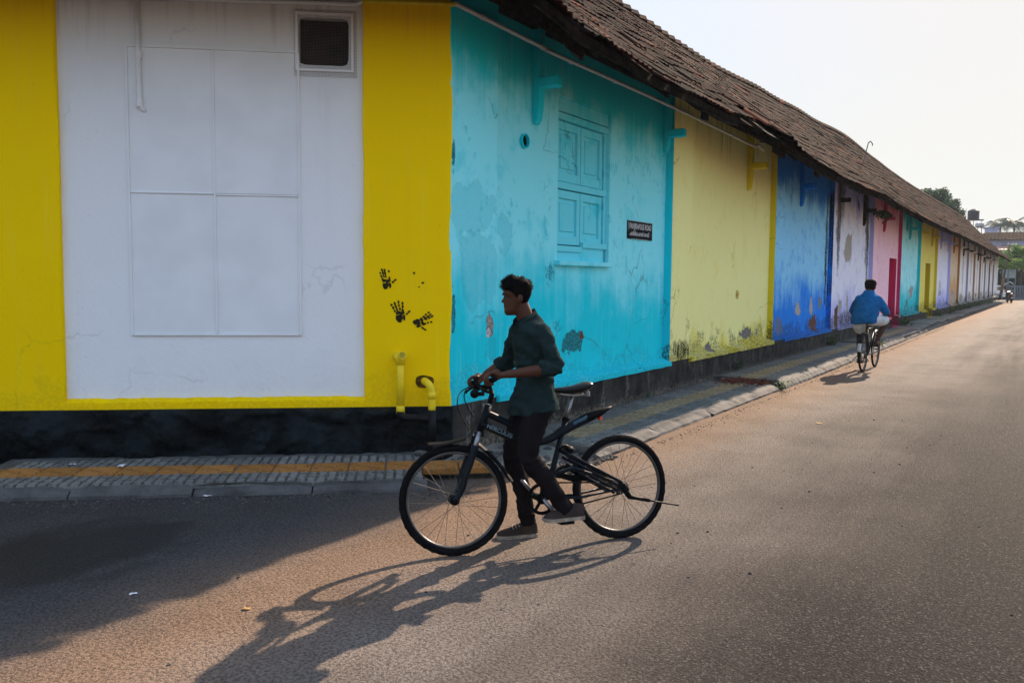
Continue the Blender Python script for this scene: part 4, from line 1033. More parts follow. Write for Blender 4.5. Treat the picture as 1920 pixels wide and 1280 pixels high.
for u_, z_, h_ in ((.50, .435, .012), (.42, .43, .018), (.34, .405, .02), (.25, .40, .016), (.20, .395, .012)):
    rings.append([(u_, -.022, z_ - h_), (u_, .03, z_ - h_), (u_, .035, z_ + h_), (u_, -.022, z_ + h_)])
m = MB(); m.loft(rings); m.box(.46, .52, -.02, .03, .38, .46); part(m, 'mud_flap', M['bike_black'], fr, recalc=True)
# chainwheel with holes, cranks, pedals, chain
cs = empty('crankset', parent=bk)
m = MB(); n = 44
def ringxz(r, y, c=BBK, k=n): return [(c.x + r * math.cos(2 * math.pi * j / k), y, c.z + r * math.sin(2 * math.pi * j / k)) for j in range(k)]
m.loft([ringxz(.098, .045), ringxz(.098, .055), ringxz(.078, .055), ringxz(.078, .045), ringxz(.098, .045)], cap=False)
m.loft([ringxz(.034, .043), ringxz(.034, .056), ringxz(.008, .056), ringxz(.008, .043)], cap=True)
for q in range(5):
    th = 2 * math.pi * q / 5 + .3; a = BBK + Vector((.03 * math.cos(th), .05, .03 * math.sin(th))); b = BBK + Vector((.083 * math.cos(th), .05, .083 * math.sin(th))); m.tube([a, b], .011, 6)
m.build('chainwheel', M['bike_black'], cs)
PN = Vector((.447, .125, .167)); PF = Vector((.663, -.125, .433))
m = MB(); m.tube([BBK + Vector((0, .07, 0)), Vector((PN.x, .085, PN.z))], .012, 8, flat=.6); m.build('crank', M['steel'], cs, smooth=True)
m = MB(); m.tube([BBK + Vector((0, -.06, 0)), Vector((PF.x, -.075, PF.z))], .012, 8, flat=.6); m.build('crank', M['steel'], cs, smooth=True)
m = MB(); m.tube([BBK + Vector((0, -.075, 0)), BBK + Vector((0, .075, 0))], .022, 12); m.build('bottom_bracket', M['bike_black'], cs, smooth=True)
for p_, sd in ((PN, 1), (PF, -1)):
    m = MB(); m.box(p_.x - .045, p_.x + .045, p_.y - .035 + .02 * sd, p_.y + .045 * 1 + .02 * sd, p_.z - .012, p_.z + .012); m.build('pedal', M['bike_black'], cs, bevel=.005)
m = MB(); m.tube([(.56, .05, .397), (.01, .05, .362)], .0048, 6); m.tube([(.56, .05, .203), (.01, .05, .292)], .0048, 6); m.build('chain', M['bike_black'], bk)
m = MB(); m.lathe([(.035, -.004), (.036, .004)], 18, M=Matrix.Translation((0, .05, .328)), axis='Y'); m.build('sprocket', M['spoke'], bk)
# kickstand folded back
m = MB(); m.tube([(-.01, .07, .30), (-.03, .075, .27), (-.06, .08, .262)], [.018, .018, .013], 8); m.tube([(-.06, .085, .262), (-.16, .09, .238)], .011, 8); m.tube([(-.15, .09, .24), (-.37, .095, .192)], .0055, 6); m.build('kickstand', M['bike_black'], bk)
# saddle
rings = []
for u_, w_, zt_, zb_ in ((.455, .012, .968, .950), (.43, .022, .972, .940), (.38, .032, .976, .932), (.32, .05, .982, .930), (.27, .075, .994, .932), (.225, .088, 1.006, .945), (.20, .078, 1.004, .96), (.188, .05, .995, .97)):
    ring = []
    for j in range(14):
        th = 2 * math.pi * j / 14; c_, s_ = math.cos(th), math.sin(th); zm = (zt_ * .62 + zb_ * .38)
        ring.append((u_, w_ * (abs(c_) ** .8) * (1 if c_ > 0 else -1), zm + ((zt_ - zm) if s_ > 0 else (zm - zb_)) * s_))
    rings.append(ring)
sd_ = MB(); sd_.loft(rings); so = sd_.build('saddle', M['seat'], bk, smooth=True, recalc=True)
for sd in (1, -1):
    m = MB(); m.tube(cr([(.40, sd * .018, .935), (.31, sd * .022, .922), (.24, sd * .05, .93), (.225, sd * .055, .96)], 4), .0045, 6); m.build('saddle_rail', M['steel'], so)
    for q in range(3):
        m = MB(); m.torus(.016, .003, 14, 6, axis='Z', M=Matrix.Translation((.232, sd * .05, .918 + q * .011))); m.build('saddle_spring', M['steel'], so)

# ---- the roadster ahead
CA = on_ground(1617, 697); CB = on_ground(1640, 688); CROT = math.atan2((CB - CA).y, (CB - CA).x)
CM = Matrix.Translation(CA) @ Matrix.Rotation(CROT, 4, 'Z')
rb = empty('bicycle', CM); tag(rb, 'old black roadster bicycle with rod brakes, ridden away up the street', 'bicycle')
wheel(rb, (0, 0, .355), .355, .02, 24, tread=False); wheel(rb, (1.12, 0, .355), .355, .02, 24, tread=False)
M['black_enamel'] = simple('black_enamel', (.006, .006, .007), .45, .12, var=.4)
f2 = empty('frame', parent=rb)
for a, b, r_, nm in (((.45, 0, .30), (.24, 0, .83), .016, 'seat_tube'), ((.27, 0, .76), (.88, 0, .80), .015, 'top_tube'), ((.45, 0, .30), (.90, 0, .72), .017, 'down_tube'), ((.86, 0, .88), (.93, 0, .66), .019, 'head_tube'), ((.24, 0, .83), (.225, 0, .90), .013, 'seat_post')):
    m = MB(); m.tube([a, b], r_, 10); m.build(nm, M['black_enamel'], f2, smooth=True)
for sd in (1, -1):
    m = MB(); m.tube([(.45, sd * .03, .30), (0, sd * .06, .355)], .009, 8); m.build('chain_stay', M['black_enamel'], f2, smooth=True)
    m = MB(); m.tube([(.265, sd * .02, .78), (0, sd * .06, .355)], .008, 8); m.build('seat_stay', M['black_enamel'], f2, smooth=True)
    m = MB(); m.tube(cr([(.935, sd * .04, .66), (.99, sd * .05, .53), (1.12, sd * .055, .355)], 4), .011, 8); m.build('fork_leg', M['black_enamel'], f2, smooth=True)
m = fender(15, 150, (0, 0, .355), .378, .032); m.build('rear_fender', M['black_enamel'], rb, recalc=True)
m = fender(150, 174, (0, 0, .355), .382, .036); m.build('fender_tip', simple('white_painted_fender', (.42, .43, .43), .4, .4, var=.3), rb, recalc=True)
m = fender(40, 150, (1.12, 0, .355), .378, .03); m.build('front_fender', M['black_enamel'], rb, recalc=True)
m = MB(); m.tube(cr([(.70, .27, 1.03), (.82, .26, 1.04), (.90, .15, 1.02), (.87, 0, .98), (.90, -.15, 1.02), (.82, -.26, 1.04), (.70, -.27, 1.03)], 4), .011, 8); m.tube([(.87, 0, .98), (.86, 0, .87)], .012, 8); m.build('handlebar', M['steel'], rb, smooth=True)
m = MB(); m.ellipsoid((.96, -.06, .93), (.05, .045, .05)); m.build('headlamp', M['steel'], rb, smooth=True)
m = MB(); m.ellipsoid((.20, 0, .915), (.13, .095, .035)); m.ellipsoid((.33, 0, .915), (.09, .03, .022)); m.build('saddle', simple('dark_blue_saddle', (.008, .03, .045), .45, .45), rb, smooth=True)
m = MB(); m.lathe([(.09, .04), (.09, .05)], 24, M=Matrix.Translation((.45, 0, .30)), axis='Y'); m.build('chainwheel', M['black_enamel'], rb)
m = MB(); m.tube([(.45, -.06, .30), (.50, -.075, .46)], .011, 8); m.build('crank', M['steel'], rb); m = MB(); m.tube([(.45, .06, .30), (.40, .075, .14)], .011, 8); m.build('crank', M['steel'], rb)
m = MB(); m.box(.45, .55, -.175, -.085, .448, .472); m.build('pedal', M['bike_black'], rb); m = MB(); m.box(.35, .45, .085, .175, .128, .152); m.build('pedal', M['bike_black'], rb)
m = MB(); m.tube(cr([(-.0, .07, .33), (-.14, .11, .26), (-.22, .13, .22), (-.24, 0, .20), (-.22, -.13, .22), (-.14, -.11, .26), (0, -.07, .33)], 4), .007, 6); m.build('rear_stand', M['black_enamel'], rb)
# ================================================================== PEOPLE
def skin_mat(name, a):
    g = G(name); P = g.obj(); n = g.noise(P, 9, 4); f = g.noise(P, 120, 3)
    c = g.mix(n, a, tuple(v * .72 for v in a)); g.b.inputs['Subsurface Weight'].default_value = .06; g.b.inputs['Subsurface Radius'].default_value = (.01, .004, .002)
    return g.done(c, .5, .16, g.bump(f, .1, .002))
def cloth_mat(name, a, k=.3, sc=420.0):
    g = G(name); P = g.obj(); n = g.noise(P, 6, 4); w = g.noise(P, sc, 2)
    c = g.mix(g.ss(n, .3, .7), a, tuple(v * (1 - k) for v in a)); g.b.inputs['Sheen Weight'].default_value = .0
    return g.done(c, .95, .02, g.bump(g.add(w, g.mul(g.noise(P, 38, 4), 1.5)), .25, .003))
M['skin_boy'] = skin_mat('brown_skin', (.085, .034, .0185)); M['skin_man'] = skin_mat('dark_brown_skin', (.065, .032, .022))
M['hair'] = simple('black_hair', (.0035, .003, .003), .75, .06, var=.4, sc=90, bump=.5)
M['shirt_green'] = cloth_mat('dark_green_cotton', (.016, .031, .031)); M['trousers'] = cloth_mat('charcoal_denim', (.013, .011, .0125), .35)
M['shoe'] = cloth_mat('grey_brown_canvas', (.055, .04, .034), .4); M['sole'] = simple('dirty_rubber_sole', (.36, .29, .22), .7, .3, var=.4, sc=30)
M['shirt_blue'] = cloth_mat('blue_cotton', (.012, .125, .33), .25); M['dhoti'] = cloth_mat('white_cotton', (.56, .575, .60), .12)

def fuse(mb, voxel, smooth=4, wrinkle=None):
    """voxel-fuses overlapping closed pieces into one continuous surface"""
    me = bpy.data.meshes.new('tmp'); me.from_pydata(mb.v, [], mb.f); me.update()
    bm = bmesh.new(); bm.from_mesh(me); bmesh.ops.recalc_face_normals(bm, faces=bm.faces); bm.to_mesh(me); bm.free()
    o = bpy.data.objects.new('tmp', me); COL.objects.link(o)
    r_ = o.modifiers.new('r', 'REMESH'); r_.mode = 'VOXEL'; r_.voxel_size = voxel
    s_ = o.modifiers.new('s', 'SMOOTH'); s_.factor = .5; s_.iterations = smooth
    dg = bpy.context.evaluated_depsgraph_get(); res = bpy.data.meshes.new_from_object(o.evaluated_get(dg))
    bpy.data.objects.remove(o); bpy.data.meshes.remove(me)
    if wrinkle:
        nrm = [v.normal.copy() for v in res.vertices]
        for v, n_ in zip(res.vertices, nrm): v.co += n_ * wrinkle(v.co)
    res.polygons.foreach_set('use_smooth', [True] * len(res.polygons)); res.update()
    return res
def as_obj(me, name, mat, parent=None):
    me.name = name; me.materials.clear(); me.materials.append(mat)
    o = bpy.data.objects.new(name, me); COL.objects.link(o)
    if parent is not None: o.parent = parent
    return o
def limb(mb, pts, rs, n=14):
    P = cr(pts, 4); k = len(pts) - 1; R_ = []
    for i in range(len(P)):
        t = i / 4; a = min(int(t), k - 1); f = t - a; ra, rb_ = rs[a], rs[a + 1]
        R_.append(ra + (rb_ - ra) * f)
    mb.tube(P, R_, n)
    mb.ellipsoid(P[0], (R_[0],) * 3, 12, 8); mb.ellipsoid(P[-1], (R_[-1],) * 3, 12, 8)
def oval(cx, cy, z, a, b, n=28, p=2.4, tilt=0.0, hem=None):
    out = []
    for j in range(n):
        th = 2 * math.pi * j / n; c_, s_ = math.cos(th), math.sin(th)
        x = a * abs(c_) ** (2 / p) * (1 if c_ >= 0 else -1); y = b * abs(s_) ** (2 / p) * (1 if s_ >= 0 else -1)
        out.append((cx + x, cy + y, z + tilt * x + (hem(th) if hem else 0)))
    return out

HEADP = [  # z, front x, back x, half width
 (.000, .070, .010, .018), (.008, .084, -.005, .030), (.022, .090, -.02, .041), (.036, .090, -.03, .047), (.046, .085, -.035, .050), (.054, .089, -.042, .052), (.062, .083, -.05, .054), (.070, .090, -.058, .0565),
 (.080, .087, -.066, .060), (.095, .085, -.075, .064), (.112, .083, -.082, .067), (.124, .083, -.088, .069), (.135, .090, -.092, .071), (.150, .092, -.096, .073), (.168, .089, -.098, .0735), (.186, .081, -.094, .070), (.203, .065, -.082, .061), (.217, .040, -.06, .045), (.227, .010, -.03, .022)]
def head_geo(mb, M_, n=36, grow=0.0):
    rings = []
    for z, f, b, w in HEADP:
        cx_, a = (f + b) / 2, (f - b) / 2; ring = []
        for j in range(n):
            th = 2 * math.pi * j / n; c_, s_ = math.cos(th), math.sin(th); p = 2.25
            x = a * abs(c_) ** (2 / p) * (1 if c_ >= 0 else -1); y = w * abs(s_) ** (2 / p) * (1 if s_ >= 0 else -1)
            if c_ > 0 and .05 < z < .13: y *= 1 - .10 * c_          # face narrows to the front
            ring.append((cx_ + x, y, z))
        rings.append(ring)
    mb.loft(rings, M_)
    # nose, brow, lips, ears
    nose = [[(.086, 0, .132), (.080, .006, .132), (.080, -.006, .132)], [(.100, 0, .112), (.082, .009, .112), (.082, -.009, .112)], [(.112, 0, .097), (.084, .014, .095), (.084, -.014, .095)], [(.106, 0, .088), (.080, .0155, .087), (.080, -.0155, .087)], [(.092, 0, .084), (.078, .010, .084), (.078, -.010, .084)]]
    mb.loft([[r_[0], r_[1], (.06, .006, r_[1][2]), (.06, -.006, r_[1][2]), r_[2]] for r_ in nose], M_)
    mb.ellipsoid((.085, 0, .0695), (.0095, .018, .0055), 12, 6, M_); mb.ellipsoid((.084, 0, .0555), (.0095, .017, .006), 12, 6, M_)
    for sd in (1, -1):
        mb.ellipsoid((.076, sd * .030, .136), (.014, .022, .006), 10, 6, M_)
        mb.ellipsoid((-.008, sd * .074, .110), (.017, .008, .029), 12, 8, M_ @ Matrix.Translation((-.008, sd * .074, .11)) @ Matrix.Rotation(R(-12), 4, 'Y') @ Matrix.Rotation(sd * R(18), 4, 'Z') @ Matrix.Translation((.008, -sd * .074, -.11)))
def hair_geo(mb, M_, quiff=.03, nape=.055, seed=1, n=64, crew=.012):
    rows = 34; rings = []
    def prof(z):
        for (z0, *a), (z1, *b) in zip(HEADP, HEADP[1:]):
            if z <= z1:
                t = (z - z0) / (z1 - z0); return [x + (y - x) * t for x, y in zip(a, b)]
        return HEADP[-1][1:]
    P = []
    for i in range(rows + 1):
        ring = []
        for j in range(n):
            th = 2 * math.pi * j / n; c_, s_ = math.cos(th), math.sin(th); p = 2.25
            # hairline height by direction: high in front, sideburns, low at the nape
            hl = .172 if c_ > .62 else (.172 - (.62 - c_) / .5 * .055 if c_ > .12 else (.108 if c_ > -.02 else max(nape, .108 - (-.02 - c_) * .085)))
            z = hl + (.2268 - hl) * (i / rows) ** .9
            f, b, w = prof(z); cx_, a = (f + b) / 2, (f - b) / 2
            x = a * abs(c_) ** (2 / p) * (1 if c_ >= 0 else -1); y = w * abs(s_) ** (2 / p) * (1 if s_ >= 0 else -1)
            top = max(0.0, (z - .15) / .077); edge = min(1.0, i / 4)
            g_ = (crew * (.35 + .65 * min(1, (z - hl) / .06)) + quiff * top * (.35 + .65 * max(0, c_))) * (.25 + .75 * edge)
            nz = mnoise.noise(Vector((x * 60, y * 60, z * 25 + seed))) * .004 + mnoise.noise(Vector((x * 150, y * 150, z * 60))) * .0022
            d = Vector((x - (.25 * x), y * 1.0, (z - .11) * .9)).normalized(); g_ = g_ + nz * edge
            ring.append(Vector((cx_ + x, y, z)) + d * g_ + Vector((.012 * top * max(0, c_) * (quiff / .03), 0, .004 * top)))
        rings.append(ring)
    mb.loft([[M_ @ q for q in r_] for r_ in rings]); return mb
def fist(mb, g_, ax, fw, up, wrist, rbar=.017, s=1.0):
    """palm, four fingers wrapped round a bar, thumb beneath; ax runs along the bar towards the little finger"""
    ax, fw, up = Vector(ax).normalized(), Vector(fw).normalized(), Vector(up).normalized()
    def q(a, f, u): return g_ + ax * a * s + fw * f * s + up * u * s
    mb.tube([Vector(wrist), q(0, -.055, .022), q(0, -.030, .031), q(0, -.008, .033)], [(.026 * s, .021 * s), (.034 * s, .019 * s), (.039 * s, .018 * s), (.036 * s, .013 * s)], 12, up=ax)
    mb.ellipsoid(q(0, -.028, .026), (.034 * s,) * 3, 12, 8)
    for a, r_, l_ in ((-.032, .0098, 1.0), (-.0105, .0102, 1.08), (.0115, .0098, 1.03), (.032, .0084, .88)):
        mb.tube(cr([q(a, -.022, .034), q(a, .010 * l_, .036), q(a, .034 * l_, .016), q(a, .031 * l_, -.014), q(a, .008, -.028), q(a, -.010, -.026)], 4), [r_ * s * k for k in ([1.1] * 5 + [1.0] * 8 + [.92] * 7 + [.8])], 8)
    mb.tube(cr([q(-.030, -.045, .012), q(-.050, -.022, -.006), q(-.050, .008, -.026), q(-.040, .028, -.030)], 4), [.0125 * s] * 6 + [.011 * s] * 4 + [.009 * s] * 3, 8)

# ---------------------------------------------------------------- the boy with the black bicycle (bike frame, upright)
U0 = .60
PMAT = BM_FLAT @ Matrix.Translation((U0, 0, 0))
V = lambda u, w, z: Vector((u - U0, w, z))
LM = Matrix.Rotation(LEAN, 4, 'X')
gN = LM @ (SM @ Vector((.90, .278, 1.03))); gF = LM @ (SM @ Vector((.90, -.278, 1.03))); axN = (LM.to_3x3() @ SM.to_3x3() @ Vector((0, 1, 0)))
gN.x -= U0; gF.x -= U0
pedal_top = LM @ Vector((PN.x, PN.y + .02, PN.z + .014))
hipL, knL, anL = V(.60, .085, .93), V(.700, .165, .60), V(.455, pedal_top.y + .01, .27)
hipR, knR, anR = V(.60, -.085, .93), V(.690, -.145, .53), V(.560, -.215, .105)
shL, elL = V(.612, .155, 1.335), V(.578, .225, 1.125); wrL = gN + Vector((-.095, .02, .03))
shR, elR = V(.655, -.155, 1.335), V(.690, -.29, 1.11); wrR = gF + Vector((-.075, .02, .055))
HM = Matrix.Translation(V(.716, -.005, 1.428)) @ Matrix.Rotation(R(-10), 4, 'Z') @ Matrix.Rotation(R(3), 4, 'Y') @ Matrix.Scale(.90, 4)
b = MB(); head_geo(b, HM); body_head = b
limb(b, [V(.655, 0, 1.37), V(.675, 0, 1.43), V(.70, -.003, 1.49)], [.058, .05, .05])
rings = [oval(cx - U0, 0, z, a * .86, w * .86) for z, cx, a, w in ((.86, .60, .10, .15), (.95, .60, .105, .155), (1.02, .598, .10, .145), (1.10, .60, .10, .145), (1.20, .612, .11, .16), (1.28, .622, .10, .15), (1.33, .63, .08, .13), (1.37, .645, .06, .08), (1.40, .655, .05, .055))]
b.loft(rings)
limb(b, [shL + Vector((.005, -.03, -.02)), elL.lerp(shL, .5), elL], [.034, .034, .032]); limb(b, [elL, elL.lerp(wrL, .3), elL.lerp(wrL, .75), wrL], [.034, .036, .028, .024])
limb(b, [shR + Vector((.005, .03, -.02)), elR.lerp(shR, .5), elR], [.034, .034, .032]); limb(b, [elR, elR.lerp(wrR, .3), elR.lerp(wrR, .75), wrR], [.038, .04, .030, .025])
fist(b, gN, axN, (1, 0, 0), (0, 0, 1), wrL); fist(b, gF, -axN, (1, 0, 0), (0, 0, 1), wrR)
limb(b, [hipL + Vector((0, 0, -.02)), hipL.lerp(knL, .5) + Vector((.012, 0, 0)), knL, knL.lerp(anL, .45) + Vector((-.012, 0, -.008)), anL + Vector((.004, 0, .0)), anL + Vector((.01, 0, -.06))], [.058, .05, .038, .033, .026, .026])
limb(b, [hipR + Vector((0, 0, -.02)), hipR.lerp(knR, .5) + Vector((.012, 0, 0)), knR, knR.lerp(anR, .45) + Vector((-.012, 0, 0)), anR + Vector((.0, 0, .01)), anR + Vector((.01, 0, -.04))], [.058, .05, .038, .033, .026, .026])
boy = as_obj(fuse(b, .0055, 3), 'person', M['skin_boy']); boy.matrix_world = PMAT
tag(boy, 'person in dark green shirt and charcoal trousers straddling the black bicycle, head in profile', 'person')
b = MB(); hair_geo(b, HM, .034, .066, 2, crew=.006); hme = fuse(b, .0045, 1)
def tufts(me, Mh, n, ln, seed):
    rg = random.Random(seed); inv = Mh.inverted(); vs, fs = [list(v.co) for v in me.vertices], [list(p.vertices) for p in me.polygons]; cnt = 0; k0 = len(vs)
    while cnt < n:
        v = me.vertices[rg.randrange(k0)]; q = inv @ v.co
        if q.z < .158: continue
        fw = (Mh.to_3x3() @ Vector((.9 if q.x > -.02 else -.5, rg.uniform(-.5, .5), .25))).normalized(); d = (v.normal * .6 + fw * .8 + Vector((rg.gauss(0, .25), rg.gauss(0, .25), rg.gauss(0, .2)))).normalized(); e = d.orthogonal().normalized() * .0026; f = d.cross(e)
        i = len(vs); L_ = ln * rg.uniform(.5, 1.2) * (1.0 if q.z > .17 else .5); vs += [list(v.co + e), list(v.co - e * .5 + f * .8), list(v.co - e * .5 - f * .8), list(v.co + d * L_)]; fs += [[i, i + 1, i + 3], [i + 1, i + 2, i + 3], [i + 2, i, i + 3]]; cnt += 1
    m2 = bpy.data.meshes.new('hair'); m2.from_pydata([tuple(x) for x in vs], [], [tuple(x) for x in fs]); m2.polygons.foreach_set('use_smooth', [True] * len(m2.polygons)); m2.update(); return m2
as_obj(tufts(hme, HM, 520, .019, 3), 'hair', M['hair'], boy)
for sd in (1, -1):
    m = MB(); m.ellipsoid((.0755, sd * .031, .1185), (.0078, .0105, .0046), 12, 8, HM); m.build('eye', simple('eye_white', (.16, .13, .115), .3, .5), boy, smooth=True)
    m = MB(); m.ellipsoid((.0815, sd * .032, .118), (.0045, .0055, .0052), 10, 6, HM); m.build('iris', M['hair'], boy, smooth=True)
    m = MB(); m.tube([HM @ Vector(p) for p in ((.094, sd * .012, .1405), (.089, sd * .032, .146), (.074, sd * .052, .1415))], [.0035, .0042, .002], 6); m.build('eyebrow', M['hair'], boy)
# shirt
def ridge(x, y, z): return 1 - abs(mnoise.noise(Vector((x, y, z)))) * 2.2
def wr_shirt(p):
    d = p.x * .7 - p.z * .75
    w = .5 + .5 * max(0, 1 - abs(p.z - 1.02) / .2) + .5 * max(0, 1 - abs(p.z - 1.13) / .1)
    return w * (.011 * ridge(d * 13, p.y * 5, p.z * 4) + .009 * ridge(p.x * 8 + 3, p.y * 8, p.z * 20 + p.x * 10) - .010) + .003 * mnoise.noise(Vector((p.x * 30, p.y * 30, p.z * 40)))
b = MB()
hem = lambda th: -.03 * math.cos(2 * th) * .5 + .012 * math.sin(3 * th) + (-.018 if math.cos(th) > .3 else .01)
secs = [(.85, .608, .146, .202), (.90, .607, .138, .192), (.96, .604, .120, .172), (1.02, .606, .102, .146), (1.08, .608, .101, .144), (1.15, .614, .105, .150), (1.22, .620, .111, .160), (1.28, .626, .112, .170), (1.335, .634, .104, .170), (1.372, .643, .088, .140), (1.398, .652, .070, .095), (1.412, .660, .058, .064)]
b.loft([oval(cx - U0, 0, z, a, w, hem=(hem if i == 0 else None), tilt=(0, -.12, -.3, -.55)[max(0, i - len(secs) + 4)]) for i, (z, cx, a, w) in enumerate(secs)])
cufL = elL.lerp(wrL, .22); cufR = elR.lerp(wrR, .22)
limb(b, [shL + Vector((0, -.02, .0)), shL.lerp(elL, .5) + Vector((-.006, .012, 0)), elL + Vector((-.012, .004, 0)), cufL], [.057, .050, .046, .047])
limb(b, [shR + Vector((0, .02, .0)), shR.lerp(elR, .5), elR + Vector((-.012, 0, 0)), cufR], [.057, .050, .046, .047])
for c_, e_ in ((cufL, elL), (cufR, elR)):
    d = (c_ - e_).normalized(); b.tube([c_ - d * .03, c_ - d * .012, c_ + d * .018, c_ + d * .024], [.048, .053, .052, .044], 18)
as_obj(fuse(b, .0055, 1, wr_shirt), 'shirt', M['shirt_green'], boy)
# folded collar, open at the throat
for sd in (1, -1):
    m = MB(); ra, rb_, rc = [], [], []; k = 12
    for j in range(k + 1):
        t = j / k; th = R(152) * t; c_, s_ = math.cos(th), math.sin(th) * sd
        cx_ = V(.668, 0, 0).x; zb_ = 1.430 - .058 * t ** 1.2
        base = Vector((cx_ - .060 * c_ + .006 * t, .061 * s_, zb_)); top = base + Vector((-.004 * c_ + .006, -.003 * s_, .036 * (1 - .45 * t)))
        pt_ = max(0, (t - .62) / .38); out = base + Vector((-.019 * c_ - .012 * pt_, .020 * s_ + .010 * sd * pt_, -.004 - .040 * pt_ ** 1.3))
        ra.append(base); rb_.append(top); rc.append(out)
    vs = ra + rb_ + rc; fs = []; n_ = k + 1
    for j in range(k): fs += [(j, j + 1, n_ + j + 1, n_ + j), (n_ + j, n_ + j + 1, 2 * n_ + j + 1, 2 * n_ + j)]
    m.add(vs, fs); o = m.build('collar', M['shirt_green'], boy, smooth=True); sm_ = o.modifiers.new('s', 'SOLIDIFY'); sm_.thickness = .005
for i in range(5):
    z_ = 1.33 - i * .085; m = MB(); m.lathe([(.0055, -.001), (.0055, .0015)], 10, M=Matrix.Translation(V(.622 + .112 - .0 * i + (.008 if i in (1, 2) else 0), 0, z_)) @ Matrix.Rotation(R(90), 4, 'Y')); m.build('button', M['bike_black'], boy)
# trousers
def wr_tr(p):
    k = 1.0 + 1.2 * max(0, 1 - abs(p.z - .55) / .12) + 1.4 * max(0, 1 - abs(p.z - .2) / .15)
    return k * (.0038 * ridge(p.x * 9 + p.z * 4, p.y * 9, p.z * 22) + .0035 * mnoise.noise(Vector((p.x * 8 + p.z * 6, p.y * 8, p.z * 16))) - .002)
b = MB(); b.loft([oval(cx - U0, 0, z, a, w) for z, cx, a, w in ((.80, .605, .07, .09), (.83, .605, .10, .145), (.88, .602, .108, .158), (.94, .60, .106, .155), (.985, .598, .10, .145))])
limb(b, [hipL + Vector((0, 0, -.02)), hipL.lerp(knL, .5) + Vector((.012, 0, 0)), knL, knL.lerp(anL, .45) + Vector((-.012, 0, -.008)), anL + Vector((.012, 0, .012))], [.090, .078, .062, .055, .047])
limb(b, [hipR + Vector((0, 0, -.02)), hipR.lerp(knR, .5) + Vector((.012, 0, 0)), knR, knR.lerp(anR, .45) + Vector((-.012, 0, 0)), anR + Vector((.005, 0, .02))], [.090, .078, .062, .055, .047])
for a_, k_ in ((anL, knL), (anR, knR)):
    d = (a_ - k_).normalized(); b.tube([a_ - d * .05, a_ + d * .012], [.052, .0535], 16)
as_obj(fuse(b, .007, 2, wr_tr), 'trousers', M['trousers'], boy)
# shoes
def shoe(heel, toe, parent, side=1):
    heel, toe = Vector(heel), Vector(toe); L_ = (toe - heel).length; ex = (toe - heel).normalized(); ey = Vector((0, 0, 1)).cross(ex).normalized(); ez = ex.cross(ey)
    Mx = Matrix(((ex.x, ey.x, ez.x, heel.x), (ex.y, ey.y, ez.y, heel.y), (ex.z, ey.z, ez.z, heel.z), (0, 0, 0, 1)))
    st = [(-.012, .018, .05), (.0, .030, .075), (.05, .034, .082), (.10, .034, .078), (.14, .038, .060), (.19, .044, .046), (.23, .043, .036), (.255, .034, .026), (.268, .018, .018)]
    k = L_ / .262; rings = []
    for x, w, h in st:
        ring = []
        for j in range(16):
            th = 2 * math.pi * j / 16; c_, s_ = math.cos(th), math.sin(th)
            ring.append((x * k, w * c_ * (1 if s_ < 0 else (1 - .30 * s_)), .018 + (h * s_ if s_ > 0 else .008 * s_)))
        rings.append(ring)
    m = MB(); m.loft(rings, Mx); o = as_obj(fuse(m, .005, 2), 'shoe', M['shoe'], parent)
    rings = []
    for x, w, h in st:
        w2 = w + .0045; rings.append([(x * k * 1.01, -w2, .0), (x * k * 1.01, w2, .0), (x * k * 1.015, w2 + .001, .021), (x * k * 1.015, -w2 - .001, .021)])
    m = MB(); m.loft(rings, Mx); m.build('sole', M['sole'], o, smooth=False, recalc=True)
    for q in range(4):
        m = MB(); x = (.10 + q * .02) * k; zt = .018 + .074 - q * .0075; m.tube([(x, -.024, zt - .012), (x + .006, 0, zt + .004), (x, .024, zt - .012)], .0028, 6, M=Mx); m.build('lace', M['sole'], o)
pt = Vector((pedal_top.x - U0, pedal_top.y, pedal_top.z))
shoe(pt + Vector((-.105, .012, .0)), pt + Vector((.14, .022, .004)), boy); shoe(V(.505, -.215, .002), V(.755, -.232, .002), boy)

# ---------------------------------------------------------------- the man riding away
b = MB(); HM2 = Matrix.Translation((.365, -.01, 1.43)) @ Matrix.Rotation(R(10), 4, 'Y') @ Matrix.Rotation(R(-6), 4, 'Z') @ Matrix.Diagonal((1.13, 1.2, 1.13, 1)); head_geo(b, HM2)
limb(b, [(.31, 0, 1.40), (.34, 0, 1.46), (.36, 0, 1.53)], [.075, .064, .062])
b.loft([oval(cx, 0, z, a * .85, w * .85) for z, cx, a, w in ((.93, .19, .13, .18), (1.0, .19, .14, .19), (1.1, .21, .14, .19), (1.22, .25, .14, .20), (1.33, .29, .12, .20), (1.40, .31, .09, .15), (1.43, .315, .06, .08))])
aL = [(.285, .175, 1.335), (.37, .275, 1.12), (.66, .275, 1.06)]; aR = [(.285, -.175, 1.335), (.40, -.285, 1.12), (.67, -.275, 1.06)]
for A_ in (aL, aR): limb(b, A_, [.05, .044, .03])
gL2, gR2 = Vector((.74, .272, 1.035)), Vector((.74, -.272, 1.035))
fist(b, gL2, (0, 1, 0), (1, 0, 0), (0, 0, 1), aL[2]); fist(b, gR2, (0, -1, 0), (1, 0, 0), (0, 0, 1), aR[2])
lR = [(.21, -.10, .98), (.60, -.27, .935), (.485, -.14, .565)]; lL = [(.21, .11, .98), (.50, .17, .64), (.345, .135, .235)]
for A_ in (lR, lL): limb(b, [A_[0], A_[1], Vector(A_[1]).lerp(Vector(A_[2]), .35) + Vector((-.012, 0, 0)), A_[2]], [.085, .062, .056, .036])
